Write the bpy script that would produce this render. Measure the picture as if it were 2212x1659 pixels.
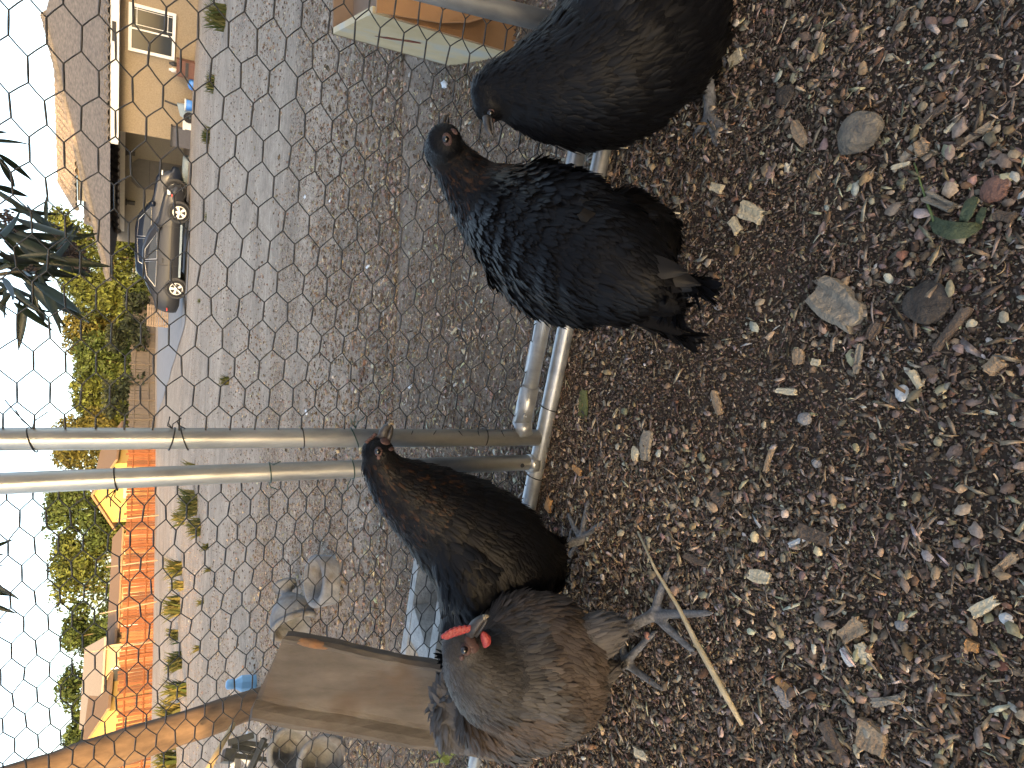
import bpy, bmesh, math, random
import numpy as np
from mathutils import Vector, Matrix
for o in list(bpy.data.objects): bpy.data.objects.remove(o)
sc = bpy.context.scene
col = sc.collection
rnd = random.Random(7)
rng = np.random.default_rng(11)

# ---------------------------------------------------------------- camera
# the phone was held on its side: world up points to the left of the picture
F = 1453.7; CAMH = 0.72; PITCH = math.atan((1106-328)/F); ROLL = 0.034
_r0 = np.array([1, 0, 0.]); _d0 = np.array([0, -math.sin(PITCH), -math.cos(PITCH)])
FW = np.array([0, math.cos(PITCH), -math.sin(PITCH)])
RT = math.cos(ROLL)*_r0-math.sin(ROLL)*_d0
DN = math.sin(ROLL)*_r0+math.cos(ROLL)*_d0
CAM = np.array([0, 0, CAMH])
cd = bpy.data.cameras.new('camera'); cam = bpy.data.objects.new('camera', cd); col.objects.link(cam)
cd.sensor_fit = 'HORIZONTAL'; cd.sensor_width = 36; cd.lens = 36*F/2212
cd.clip_start = 0.02; cd.clip_end = 2000
M = Matrix.Identity(4)
for i in range(3):
    M[i][0] = DN[i]; M[i][1] = RT[i]; M[i][2] = -FW[i]; M[i][3] = CAM[i]
cam.matrix_world = M
sc.camera = cam

# ---------------------------------------------------------------- sky, sun, exposure
SUN_EL = math.radians(3.0); SUN_AZ = math.radians(4)      # light travels towards +Y, a little to the left
w = bpy.data.worlds.new('World'); sc.world = w; w.use_nodes = True
nt = w.node_tree
sky = nt.nodes.new('ShaderNodeTexSky'); sky.sky_type = 'NISHITA'; sky.sun_disc = False
sky.sun_elevation = SUN_EL; sky.sun_rotation = math.pi-SUN_AZ
sky.air_density = 0.4; sky.dust_density = 3.0; sky.ozone_density = 0.0
nt.nodes['Background'].inputs['Strength'].default_value = 0.15
nt.links.new(sky.outputs['Color'], nt.nodes['Background'].inputs['Color'])
sd = bpy.data.lights.new('sun', 'SUN'); sun = bpy.data.objects.new('sun', sd); col.objects.link(sun)
sd.energy = 1.4; sd.angle = math.radians(0.53); sd.color = (1.0, 0.58, 0.24)
_dir = Vector((-math.sin(SUN_AZ)*math.cos(SUN_EL), math.cos(SUN_AZ)*math.cos(SUN_EL), -math.sin(SUN_EL)))
sun.rotation_euler = _dir.to_track_quat('-Z', 'Y').to_euler(); sun.location = (3, -30, 20)
sc.view_settings.view_transform = 'Standard'; sc.view_settings.look = 'None'
sc.view_settings.exposure = 3.35; sc.view_settings.gamma = 1.0
sc.render.resolution_x = 1024; sc.render.resolution_y = 768
sc.render.engine = 'CYCLES'

# ---------------------------------------------------------------- helpers
def ray(x, y): return (RT*(829.5-y)+DN*(x-1106))/F+FW
def G(x, y, z=0.0):
    k = ray(x, y); return CAM+k*(z-CAMH)/k[2]
def P(x, y, Y):
    k = ray(x, y); return CAM+k*Y/k[1]
def axial(p): return float((np.asarray(p)-CAM) @ FW)
def projv(W):
    q = W-CAM; z = q @ FW
    z = np.where(z < 1e-3, 1e-3, z)
    return 1106+F*(q @ DN)/z, 829.5-F*(q @ RT)/z
def sst(a, b, x):
    t = np.clip((x-a)/(b-a), 0, 1); return t*t*(3-2*t)
def hsh(i, j, s): 
    v = np.sin(i*127.1+j*311.7+s*74.7)*43758.5453
    return v-np.floor(v)
def vn(x, y, s=0.):
    i = np.floor(x); j = np.floor(y); f = x-i; g = y-j
    f = f*f*(3-2*f); g = g*g*(3-2*g)
    return (hsh(i, j, s)*(1-f)+hsh(i+1, j, s)*f)*(1-g)+(hsh(i, j+1, s)*(1-f)+hsh(i+1, j+1, s)*f)*g-0.5
FA = G(1300, 330, .018); FB = G(1030, 1630, .018)
FD = (FA-FB)/np.linalg.norm(FA-FB)                 # along the fence, to the right
FN = np.array([-FD[1], FD[0], 0]); FN = FN if FN[1] > 0 else -FN
def FP(s, z, o=0.0): return FA+FD*s+FN*o+np.array([0, 0, z-FA[2]])
def fdist(x, y): return (x-FA[0])*FN[0]+(y-FA[1])*FN[1]
def gz(x, y):
    x = np.asarray(x, float); y = np.asarray(y, float)
    A = -0.36*sst(5, 27, y)*(1-sst(34, 58, y))*sst(-5, 4, x)
    B = 0.15*sst(18, 42, y)+0.45*sst(42, 72, y)
    b = 0.008*vn(x*9, y*9, 1)+0.010*vn(x*3.1, y*3.1, 2)
    far = 0.06*vn(x*.4, y*.4, 3)*sst(4, 12, y)
    return A+B+b*(1-sst(3, 8, y))+far
ORG = {}
def T(v): return tuple(float(a) for a in v)

class MB:
    def __init__(s): s.v = []; s.f = []
    def add(s, vs, fs):
        n = len(s.v); s.v += [T(a) for a in vs]; s.f += [tuple(n+i for i in f) for f in fs]; return s
    def box(s, c, sx, sy, sz, ax=None, ay=None, az=None):
        ax = np.array(ax if ax is not None else (1, 0, 0.), float); ay = np.array(ay if ay is not None else (0, 1, 0.), float)
        az = np.array(az if az is not None else (0, 0, 1.), float); c = np.asarray(c, float)
        vs = [c+ax*sx*i/2+ay*sy*j/2+az*sz*k/2 for i in (-1, 1) for j in (-1, 1) for k in (-1, 1)]
        return s.add(vs, [(0, 1, 3, 2), (4, 6, 7, 5), (0, 4, 5, 1), (2, 3, 7, 6), (0, 2, 6, 4), (1, 5, 7, 3)])
    def tube(s, pts, rad, n=10, cap=True, sq=1.0, upv=(0, 0, 1)):
        pts = [np.asarray(p, float) for p in pts]
        rad = [rad]*len(pts) if np.isscalar(rad) else list(rad)
        vs = []; m = len(pts); up = np.array(upv, float); dd = pts[-1]-pts[0]; dd = dd/(np.linalg.norm(dd)+1e-12)
        if np.linalg.norm(np.cross(dd, up)) < .35: up = np.array([.2, 1, .1]) if abs(dd[1]) < .8 else np.array([1, .1, .2])
        for i, p in enumerate(pts):
            d = pts[min(i+1, m-1)]-pts[max(i-1, 0)]; d = d/(np.linalg.norm(d)+1e-12)
            a = np.cross(d, up)
            if np.linalg.norm(a) < 1e-3: a = np.cross(d, np.array([1, 0, 0.]))
            a /= np.linalg.norm(a); b = np.cross(a, d)
            for k in range(n):
                t = 2*math.pi*k/n; vs.append(p+(a*math.cos(t)+b*math.sin(t)*sq)*rad[i])
        fs = [(i*n+k, i*n+(k+1) % n, (i+1)*n+(k+1) % n, (i+1)*n+k) for i in range(m-1) for k in range(n)]
        if cap: fs += [tuple(range(n))[::-1], tuple(range((m-1)*n, m*n))]
        return s.add(vs, fs)
    def lathe(s, prof, c, ax=(0, 0, 1), n=24):
        ax = np.array(ax, float); ax /= np.linalg.norm(ax); c = np.asarray(c, float)
        a = np.cross(ax, (0.3, 1, 0.2)); a /= np.linalg.norm(a); b = np.cross(ax, a)
        vs = [c+ax*h+(a*math.cos(2*math.pi*k/n)+b*math.sin(2*math.pi*k/n))*r for r, h in prof for k in range(n)]
        m = len(prof)
        fs = [(i*n+k, i*n+(k+1) % n, (i+1)*n+(k+1) % n, (i+1)*n+k) for i in range(m-1) for k in range(n)]
        return s.add(vs, fs)
    def prism(s, poly, off):
        n = len(poly); poly = [np.asarray(p, float) for p in poly]; off = np.asarray(off, float)
        return s.add(poly+[p+off for p in poly], [tuple(range(n))[::-1], tuple(range(n, 2*n))]+[(i, (i+1) % n, n+(i+1) % n, n+i) for i in range(n)])
    def ball(s, c, rx, ry=None, rz=None, n=12, m=8, ax=None):
        ry = ry or rx; rz = rz or rx; c = np.asarray(c, float)
        A = np.eye(3) if ax is None else np.array(ax, float)
        vs = []; 
        for i in range(m+1):
            th = math.pi*i/m
            for k in range(n):
                ph = 2*math.pi*k/n
                vs.append(c+A[0]*rx*math.sin(th)*math.cos(ph)+A[1]*ry*math.sin(th)*math.sin(ph)+A[2]*rz*math.cos(th))
        return s.add(vs, [(i*n+k, i*n+(k+1) % n, (i+1)*n+(k+1) % n, (i+1)*n+k) for i in range(m) for k in range(n)])

def root_org(p):
    while p is not None:
        if p.name in ORG: return ORG[p.name]
        p = p.parent
    return np.zeros(3)
def obj(name, mb, mat, parent=None, smooth=False, fix=True):
    me = bpy.data.meshes.new(name)
    o = root_org(parent)
    me.from_pydata([(v[0]-o[0], v[1]-o[1], v[2]-o[2]) for v in mb.v], [], mb.f)
    if fix:
        bm = bmesh.new(); bm.from_mesh(me); bmesh.ops.recalc_face_normals(bm, faces=bm.faces); bm.to_mesh(me); bm.free()
    if smooth: me.polygons.foreach_set('use_smooth', [True]*len(me.polygons))
    ob = bpy.data.objects.new(name, me); col.objects.link(ob)
    if mat: me.materials.append(mat)
    if parent: ob.parent = parent
    return ob
def npmesh(name, V, tris, cols, mat, parent=None, smooth=False, quad=False):
    k = 4 if quad else 3
    o = root_org(parent); V = np.asarray(V, float)-o
    me = bpy.data.meshes.new(name); n = len(V); m = len(tris)
    me.vertices.add(n); me.vertices.foreach_set('co', V.astype(np.float32).ravel())
    me.loops.add(m*k); me.loops.foreach_set('vertex_index', np.asarray(tris, np.int32).ravel())
    me.polygons.add(m); me.polygons.foreach_set('loop_start', np.arange(0, m*k, k, dtype=np.int32))
    me.polygons.foreach_set('loop_total', np.full(m, k, np.int32))
    if smooth: me.polygons.foreach_set('use_smooth', np.ones(m, bool))
    if cols is not None:
        at = me.color_attributes.new('Col', 'FLOAT_COLOR', 'POINT')
        c4 = np.ones((n, 4), np.float32); c4[:, :3] = cols; at.data.foreach_set('color', c4.ravel())
    me.update(); me.validate()
    if mat: me.materials.append(mat)
    ob = bpy.data.objects.new(name, me); col.objects.link(ob)
    if parent: ob.parent = parent
    return ob
def thing(name, label, cat, loc=(0, 0, 0), group=None):
    e = bpy.data.objects.new(name, None); col.objects.link(e); e.location = T(loc); e.empty_display_size = .1
    e['label'] = label; e['category'] = cat
    if group: e['group'] = group
    ORG[e.name] = np.asarray(loc, float)
    return e
def tag(o, label, cat, group=None):
    o['label'] = label; o['category'] = cat
    if group: o['group'] = group
    return o
def recenter(o):
    me = o.data; n = len(me.vertices); a = np.empty(n*3); me.vertices.foreach_get('co', a); a = a.reshape(-1, 3)
    c = a.mean(0); c[2] = a[:, 2].min(); a -= c; me.vertices.foreach_set('co', a.ravel()); me.update()
    o.location = T(np.array(o.location)+c); return o

# ---------------------------------------------------------------- materials
def new_mat(name):
    m = bpy.data.materials.new(name); m.use_nodes = True
    return m, m.node_tree, m.node_tree.nodes['Principled BSDF']
def mat(name, c1, c2=None, scale=8, rough=.7, metal=0, bump=0, bscale=None, detail=5, spec=.5, stretch=None, rr=0, c3=None, s3=2, trans=0, coat=0):
    m, t, b = new_mat(name)
    b.inputs['Roughness'].default_value = rough; b.inputs['Metallic'].default_value = metal
    b.inputs['Specular IOR Level'].default_value = spec
    if trans: b.inputs['Transmission Weight'].default_value = trans
    if coat: b.inputs['Coat Weight'].default_value = coat; b.inputs['Coat Roughness'].default_value = .05
    b.inputs['Base Color'].default_value = (*c1, 1)
    tc = t.nodes.new('ShaderNodeTexCoord'); mp = t.nodes.new('ShaderNodeMapping'); t.links.new(tc.outputs['Object'], mp.inputs['Vector'])
    if stretch: mp.inputs['Scale'].default_value = stretch
    if c2:
        nz = t.nodes.new('ShaderNodeTexNoise'); nz.inputs['Scale'].default_value = scale; nz.inputs['Detail'].default_value = detail
        nz.inputs['Roughness'].default_value = .62
        t.links.new(mp.outputs['Vector'], nz.inputs['Vector'])
        cr = t.nodes.new('ShaderNodeValToRGB'); cr.color_ramp.elements[0].position = .33; cr.color_ramp.elements[1].position = .67
        cr.color_ramp.elements[0].color = (*c1, 1); cr.color_ramp.elements[1].color = (*c2, 1)
        t.links.new(nz.outputs['Fac'], cr.inputs['Fac']); out = cr.outputs['Color']
        if c3:
            n3 = t.nodes.new('ShaderNodeTexNoise'); n3.inputs['Scale'].default_value = s3; n3.inputs['Detail'].default_value = 3
            t.links.new(tc.outputs['Object'], n3.inputs['Vector'])
            r3 = t.nodes.new('ShaderNodeValToRGB'); r3.color_ramp.elements[0].position = .52; r3.color_ramp.elements[1].position = .68
            t.links.new(n3.outputs['Fac'], r3.inputs['Fac'])
            mx = t.nodes.new('ShaderNodeMixRGB'); t.links.new(r3.outputs['Color'], mx.inputs['Fac'])
            t.links.new(out, mx.inputs['Color1']); mx.inputs['Color2'].default_value = (*c3, 1); out = mx.outputs['Color']
        t.links.new(out, b.inputs['Base Color'])
        if rr:
            mr = t.nodes.new('ShaderNodeMapRange'); mr.inputs['To Min'].default_value = rough-rr; mr.inputs['To Max'].default_value = rough+rr
            t.links.new(nz.outputs['Fac'], mr.inputs['Value']); t.links.new(mr.outputs['Result'], b.inputs['Roughness'])
    if bump:
        n2 = t.nodes.new('ShaderNodeTexNoise'); n2.inputs['Scale'].default_value = bscale or scale*3; n2.inputs['Detail'].default_value = 6
        t.links.new(mp.outputs['Vector'], n2.inputs['Vector'])
        bp = t.nodes.new('ShaderNodeBump'); bp.inputs['Strength'].default_value = bump; bp.inputs['Distance'].default_value = .01
        t.links.new(n2.outputs['Fac'], bp.inputs['Height']); t.links.new(bp.outputs['Normal'], b.inputs['Normal'])
    return m
def attr_mat(name, rough=.8, spec=.3, scale=0, amt=.5, bump=0, sheen=0, trans=0):
    m, t, b = new_mat(name)
    a = t.nodes.new('ShaderNodeVertexColor'); a.layer_name = 'Col'; out = a.outputs['Color']
    b.inputs['Roughness'].default_value = rough; b.inputs['Specular IOR Level'].default_value = spec
    if sheen: b.inputs['Sheen Weight'].default_value = sheen
    if scale:
        tc = t.nodes.new('ShaderNodeTexCoord')
        nz = t.nodes.new('ShaderNodeTexNoise'); nz.inputs['Scale'].default_value = scale; nz.inputs['Detail'].default_value = 6; nz.inputs['Roughness'].default_value = .7
        t.links.new(tc.outputs['Object'], nz.inputs['Vector'])
        mr = t.nodes.new('ShaderNodeMapRange'); mr.inputs['From Min'].default_value = .3; mr.inputs['From Max'].default_value = .7
        mr.inputs['To Min'].default_value = 1-amt; mr.inputs['To Max'].default_value = 1+amt
        t.links.new(nz.outputs['Fac'], mr.inputs['Value'])
        mx = t.nodes.new('ShaderNodeVectorMath'); mx.operation = 'SCALE'
        t.links.new(out, mx.inputs[0]); t.links.new(mr.outputs['Result'], mx.inputs['Scale']); out = mx.outputs['Vector']
        if bump:
            bp = t.nodes.new('ShaderNodeBump'); bp.inputs['Strength'].default_value = bump; bp.inputs['Distance'].default_value = .01
            t.links.new(nz.outputs['Fac'], bp.inputs['Height']); t.links.new(bp.outputs['Normal'], b.inputs['Normal'])
    t.links.new(out, b.inputs['Base Color'])
    if trans:
        tr = t.nodes.new('ShaderNodeBsdfTranslucent'); t.links.new(out, tr.inputs['Color'])
        ms = t.nodes.new('ShaderNodeMixShader'); ms.inputs['Fac'].default_value = trans
        t.links.new(b.outputs['BSDF'], ms.inputs[1]); t.links.new(tr.outputs['BSDF'], ms.inputs[2])
        t.links.new(ms.outputs['Shader'], t.nodes['Material Output'].inputs['Surface'])
    return m
MT = dict(
    galv=mat('galvanised_steel', (.27, .285, .295), (.42, .435, .44), 34, .36, .62, .05, 90, rr=.12, stretch=(1, 1, .35)),
    wire=mat('dark_wire', (.02, .022, .024), (.05, .05, .05), 60, .5, .6),
    tie=mat('green_tie_wire', (.015, .05, .045), rough=.5),
    stucco=mat('tan_stucco', (.215, .172, .118), (.275, .225, .158), 22, .95, 0, .5, 60),
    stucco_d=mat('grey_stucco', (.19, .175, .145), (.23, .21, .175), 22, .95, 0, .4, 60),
    trim=mat('white_trim', (.62, .62, .60), (.72, .72, .70), 6, .55),
    tile=mat('concrete_roof_tile', (.090, .082, .078), (.180, .160, .145), 7, .9, 0, .3, 30),
    glass=mat('window_glass', (.03, .035, .04), rough=.06, spec=.6),
    dark=mat('dark_plastic', (.015, .016, .018), (.03, .03, .032), 20, .6),
    garage=mat('garage_door_paint', (.075, .072, .068), (.095, .09, .085), 6, .7),
    wood=mat('weathered_wood', (.16, .12, .085), (.26, .20, .15), 6, .85, 0, .4, 30, stretch=(1, 1, .12)),
    fence=mat('redwood_board', (.080, .025, .009), (.155, .056, .019), 5, .85, 0, .3, 20, stretch=(6, 6, .6)), fence2=mat('redwood_board_dark', (.045, .016, .007), (.10, .038, .014), 5, .85, 0, .3, 20, stretch=(6, 6, .6)), fence3=mat('redwood_board_pale', (.11, .044, .017), (.19, .09, .036), 5, .85, 0, .3, 20, stretch=(6, 6, .6)),
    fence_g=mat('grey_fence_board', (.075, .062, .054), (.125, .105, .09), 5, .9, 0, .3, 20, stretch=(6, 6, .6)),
    log=mat('log_bark', (.048, .033, .023), (.125, .088, .058), 14, .9, 0, .7, 16, stretch=(1, 1, .3)),
    beam=mat('weathered_channel', (.058, .051, .045), (.125, .112, .098), 13, .88, 0, .6, 50, stretch=(1, 1, .3), c3=(.075, .055, .040), s3=9),
    fleck=mat('orange_sun_fleck', (.26, .12, .045), (.12, .085, .06), 40, .9, 0, .4),  # colour of the sun fleck painted on the channel board
    concrete=mat('grey_concrete', (.145, .15, .155), (.245, .255, .265), 14, .92, 0, .5, 60, c3=(.125, .105, .085), s3=9),
    block=mat('concrete_block', (.30, .30, .29), (.47, .47, .45), 40, .95, 0, .5, 120),
    card=mat('cardboard', (.34, .175, .07), (.42, .225, .095), 8, .85, 0, .15, 60),
    card_d=mat('brown_cardboard', (.22, .15, .10), (.27, .19, .13), 8, .9),
    pale=mat('pale_board', (.50, .39, .215), (.60, .49, .30), 7, .7, 0, .1, 40, c3=(.47, .45, .38), s3=9),
    stain=mat('red_stain', (.14, .028, .012), (.24, .07, .03), 50, .8),
    blue=mat('blue_plastic', (.06, .22, .62), rough=.4),
    lblue=mat('pale_blue_plastic', (.20, .42, .68), rough=.4),
    white=mat('white_plastic', (.70, .70, .68), rough=.5),
    brownbox=mat('brown_cabinet', (.10, .04, .028), (.14, .06, .04), 12, .6),
    greybox=mat('grey_panel', (.06, .06, .072), (.075, .075, .09), 10, .5),
    bamboo=mat('bamboo', (.42, .30, .14), (.55, .42, .22), 20, .6),
    blackm=mat('black_metal', (.02, .024, .026), (.035, .04, .042), 30, .5),
    pipe=mat('blue_grey_pipe', (.20, .26, .30), (.26, .32, .36), 12, .6),
    cargrey=mat('grey_car_paint', (.020, .021, .025), rough=.4, metal=.0, spec=.3, coat=.35),
    carblue=mat('blue_car_paint', (.008, .014, .03), rough=.4, metal=.0, spec=.3, coat=.35),
    tyre=mat('rubber', (.014, .014, .015), rough=.85),
    alloy=mat('alloy', (.55, .56, .58), rough=.3, metal=.9),
    red=mat('red_lens', (.5, .03, .03), rough=.3),
    lens=mat('clear_lens', (.75, .77, .8), rough=.15),
    drive=mat('driveway_concrete', (.21, .21, .215), (.25, .25, .255), 3, .9, 0, .2, 40),
    stone=mat('lichen_stone', (.085, .082, .078), (.30, .25, .18), 34, .9, 0, .8, 160),
    skinp=mat('pink_skin', (.038, .022, .021), (.085, .045, .042), 260, .7),
    comb=mat('red_comb', (.20, .018, .02), (.34, .055, .052), 350, .5, 0, .2, 500),
    beak=mat('horn_beak', (.018, .017, .018), (.06, .054, .05), 120, .5),
    beakt=mat('yellow_horn', (.26, .20, .12), rough=.45),
    eye=mat('dark_eye', (.006, .005, .004), rough=.05, spec=.9),
    stem=mat('brown_stem', (.07, .06, .035), (.11, .09, .05), 40, .8),
    oleaf=mat('dark_green_leaf', (.006, .013, .008), (.014, .026, .013), 14, .45),
    dryfl=mat('dried_flower', (.04, .032, .032), (.09, .072, .07), 60, .9),
    gleaf=mat('green_leaf', (.09, .13, .035), (.15, .19, .06), 40, .6),
    feather_w=mat('white_feather', (.72, .74, .76), rough=.7),
    yellowwall=mat('yellow_stucco', (.23, .17, .055), (.27, .20, .07), 10, .9),
    tanroof=mat('tan_roof', (.13, .085, .05), (.17, .11, .066), 12, .9),
    greyroof=mat('grey_shingle', (.16, .145, .13), (.22, .20, .18), 14, .9),
    hose=mat('straw', (.42, .33, .19), (.55, .46, .30), 60, .7),
)
A_soil = attr_mat('soil', .95, .2, 95, .38, .5)
def soil_speckle(m):
    t = m.node_tree; b = t.nodes['Principled BSDF']; src = b.inputs['Base Color'].links[0].from_socket; tc = t.nodes.new('ShaderNodeTexCoord'); out = src
    for sc_, lo, hi, k0, k1 in ((14, .36, .64, .84, 1.15), (2.2, .3, .7, .84, 1.14), (38, .60, .72, 1.0, .66), (26, .64, .74, 1.0, 1.3)):
        nz = t.nodes.new('ShaderNodeTexNoise'); nz.inputs['Scale'].default_value = sc_; nz.inputs['Detail'].default_value = 4; t.links.new(tc.outputs['Object'], nz.inputs['Vector'])
        mr = t.nodes.new('ShaderNodeMapRange'); mr.inputs['From Min'].default_value = lo; mr.inputs['From Max'].default_value = hi; mr.inputs['To Min'].default_value = k0; mr.inputs['To Max'].default_value = k1
        t.links.new(nz.outputs['Fac'], mr.inputs['Value']); mx = t.nodes.new('ShaderNodeVectorMath'); mx.operation = 'SCALE'; t.links.new(out, mx.inputs[0]); t.links.new(mr.outputs['Result'], mx.inputs['Scale']); out = mx.outputs['Vector']
    t.links.new(out, b.inputs['Base Color'])
soil_speckle(A_soil)
A_litter = attr_mat('litter', .85, .25, 260, .35)
A_plume = attr_mat('plumage', .46, .13, 0)
A_body = attr_mat('hen_skin', .8, .2, 350, .35, .3)
A_leaf = attr_mat('foliage', .7, .25, 0, trans=.35)

# ---------------------------------------------------------------- ground
def grow(a, b, d0, k):
    out = [a]; d = d0
    while (out[-1] < b): out.append(out[-1]+d); d *= k
    return out
xs = np.arange(-2.0, 2.0001, .025); tail = np.array(grow(2.0, 320, .05, 1.11))[1:]
xs = np.concatenate([-tail[::-1], xs, tail])
ys = np.arange(.0, 3.2001, .025); ys = np.concatenate([-np.array(grow(0, 60, .08, 1.2))[1:][::-1], ys, np.array(grow(3.2, 420, .04, 1.06))[1:]])
XX, YY = np.meshgrid(xs, ys)
ZZ = gz(XX, YY)
fd = fdist(XX, YY)+.05*vn(XX*6, YY*6, 5)+.05*vn(XX*17, YY*17, 6)
ins = 1-sst(-.03, .06, fd)
dark = np.array([.080, .058, .043]); mid = np.array([.235, .186, .142]); grey = np.array([.350, .292, .230])
k1 = sst(.2, 2.6, fd+.9*vn(XX*1.3, YY*1.3, 8))[..., None]
outc = mid*(1-k1)+grey*k1
st = vn(XX*.55+YY*.1, YY*1.9, 9)+.6*vn(XX*2, YY*6, 10)
outc = outc*(1+.30*st[..., None])
warm = sst(.1, .35, vn(XX*.35, YY*.35, 12))[..., None]*sst(24, 30, YY)[..., None]
outc = outc*(1-warm*.4)+np.array([.24, .17, .11])*warm*.4
CC = outc*(1-ins[..., None])+dark*ins[..., None]
ny, nx = XX.shape
idx = np.arange(nx*ny).reshape(ny, nx)
quads = np.stack([idx[:-1, :-1], idx[:-1, 1:], idx[1:, 1:], idx[1:, :-1]], -1).reshape(-1, 4)
g = npmesh('ground', np.stack([XX, YY, ZZ], -1).reshape(-1, 3), quads, CC.reshape(-1, 3), A_soil, smooth=True, quad=True)
g['kind'] = 'structure'


# ---------------------------------------------------------------- the tan house
def unit(v): v = np.asarray(v, float); return v/np.linalg.norm(v)
UP = np.array([0, 0, 1.])
HC = P(417, 311, 29.0); HR = P(437, 0, 26.5)
HA = unit([HR[0]-HC[0], HR[1]-HC[1], 0]); HN = np.array([-HA[1], HA[0], 0]); HN = HN if HN[1] > 0 else -HN
HZ = float(HC[2])
def H(a, d, z): return np.array([HC[0], HC[1], 0])+HA*a+HN*d+UP*(HZ+z)       # a right along wall, d away, z above pad
def Hpix(x, y, d=0.0):     # pixel -> (a, z) on the plane d behind the wall
    k = ray(x, y); o = H(0, d, 0); t = ((o-CAM) @ HN)/(k @ HN); q = CAM+k*t-o
    return float(q @ HA), float(q[2])
house = thing('house', 'tan stucco house with curved tile roof and white fascia across the yard', 'house', H(3, 0, 0))
EZ = 2.62; gE = Hpix(250, 499, 3.9)[0]
m = MB(); m.box(H(6.0, 3.5, 1.25), 12, 7, 3.0, HA, HN); obj('wall', m, MT['stucco'], house)
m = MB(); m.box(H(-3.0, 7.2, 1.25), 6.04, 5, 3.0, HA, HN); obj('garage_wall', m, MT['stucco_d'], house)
# window
a0, z1 = Hpix(277, 107); a1, _ = Hpix(277, 3); _, z0 = Hpix(378, 100)
wa, wz = (a0+a1)/2, (z0+z1)/2; ww, wh = (a1-a0), (z1-z0)
win = obj('window', MB().box(H(wa, -.03, wz), ww-.16, .05, wh-.16, HA, HN), MT['glass'], house)
m = MB()
for sx in (-1, 1): m.box(H(wa+sx*(ww/2-.05), -.06, wz), .10, .12, wh, HA, HN)
for sz in (-1, 1): m.box(H(wa, -.061, wz+sz*(wh/2-.05)), ww-.2, .12, .10, HA, HN)
m.box(H(wa-.02, -.065, wz), .05, .10, wh-.2, HA, HN)
obj('frame', m, MT['trim'], win)
m = MB()
for k in (.12, .88): m.box(H(wa+ww*.24, -.062, wz-wh/2+.1+(wh-.2)*k), ww*.40, .02, .018, HA, HN)
m.box(H(wa+ww*.08, -.063, wz), .018, .02, wh-.22, HA, HN); m.box(H(wa+ww*.40, -.063, wz), .018, .02, wh-.22, HA, HN)
obj('muntin', m, MT['trim'], win)
# fascias
m = MB(); m.box(H(6.1, -.62, EZ-.02), 12.8, .05, .26, HA, HN); obj('fascia', m, MT['trim'], house)
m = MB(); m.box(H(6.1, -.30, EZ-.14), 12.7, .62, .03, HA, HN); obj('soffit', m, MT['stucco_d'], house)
m = MB(); m.box(H((gE-.2)/2, 4.0, EZ-.06), -gE-.2, .05, .26, HA, HN); obj('fascia', m, MT['trim'], house)
av, zv = Hpix(246, 67, -.62)
m = MB(); m.box(H(av, -.66, EZ), .62, .03, .12, HA, HN); obj('vent', m, MT['dark'], house)
# garage door and lanterns
ga, _ = Hpix(300, 405, 4.7); gb, _ = Hpix(300, 342, 4.7)
m = MB(); m.prism([H(ga, 4.68, 0), H(gb, 4.68, 0), H(gb, 4.68, 1.95), H(gb-.25, 4.68, 2.2), H(ga+.25, 4.68, 2.2), H(ga, 4.68, 1.95)], -HN*.04)
gd = obj('garage_door', m, MT['garage'], house)
m = MB()
for k in range(1, 4): m.box(H((ga+gb)/2, 4.63, k*.5), (gb-ga)-.1, .02, .02, HA, HN)
obj('groove', m, MT['dark'], gd)
for px in (331, 438):
    la, lz = Hpix(283, px, 4.6)
    m = MB(); m.box(H(la, 4.6, lz), .16, .14, .3, HA, HN); m.box(H(la, 4.6, lz+.18), .22, .2, .05, HA, HN); obj('wall_lantern', m, MT['dark'], house)
# roofs with curved tiles
def tilemesh():
    m = MB(); n = 6; W = .30; L = .46
    pr = [(-W/2, 0), (-W/2*.75, .012), (-W*.12, .065), (W*.16, .078), (W*.38, .05), (W/2, .002)]
    top = [(x, 0, z+.03) for x, z in pr]+[(x, L, z) for x, z in pr]
    m.v = top+[(x, 0, z-.01) for x, z in pr]
    m.f = [(i, i+1, n+i+1, n+i) for i in range(n-1)]+[(2*n+i, 2*n+i+1, i+1, i) for i in range(n-1)]
    return m
tm = tilemesh(); tile_me = bpy.data.meshes.new('roof_tile'); tile_me.from_pydata(tm.v, [], tm.f); tile_me.materials.append(MT['tile'])
tile_tris = sum(len(f)-2 for f in tm.f)
TV = np.array(tm.v); TF = np.array(tm.f)
tiles = []
def roof_plane(e0, e1, r1, r0):
    """eave e0->e1 and ridge r0->r1; lay tiles that fall inside the quad"""
    e0, e1, r0, r1 = map(np.asarray, (e0, e1, r0, r1))
    ax = unit(e1-e0); nn = unit(np.cross(ax, (r0+r1)/2-(e0+e1)/2)); nn = nn if nn[2] > 0 else -nn
    ay = unit(np.cross(nn, ax)); ay = ay if ay[2] > 0 else -ay
    hgt = (r0-e0) @ ay; Lx = (e1-e0) @ ax
    rl = (r0-e0) @ ax; rr = (r1-e0) @ ax
    j = 0
    while j*.36 < hgt-.1:
        f = j*.36/hgt; lo = rl*f; hi = Lx+(rr-Lx)*f
        i = math.floor(lo/.30)
        while i*.30 < hi:
            if i*.30+.05 >= lo: tiles.append((e0+ax*(i*.30+.15)+ay*(j*.36-.03)+nn*.02, ax, ay, nn))
            i += 1
        j += 1
    return [e0, e1, r1, r0]
RD = 8.0; RZ = Hpix(128, 280, RD)[1]; ra0 = Hpix(128, 392, RD)[0]; ra1 = Hpix(128, 150, RD)[0]
PK = (RZ-EZ-.1)/(RD+.66)
def zp(d): return EZ+.1+(d+.66)*PK
ev0, ev1 = H(-.35, -.66, EZ+.1), H(12.5, -.66, EZ+.1)
deck = MB()
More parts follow.
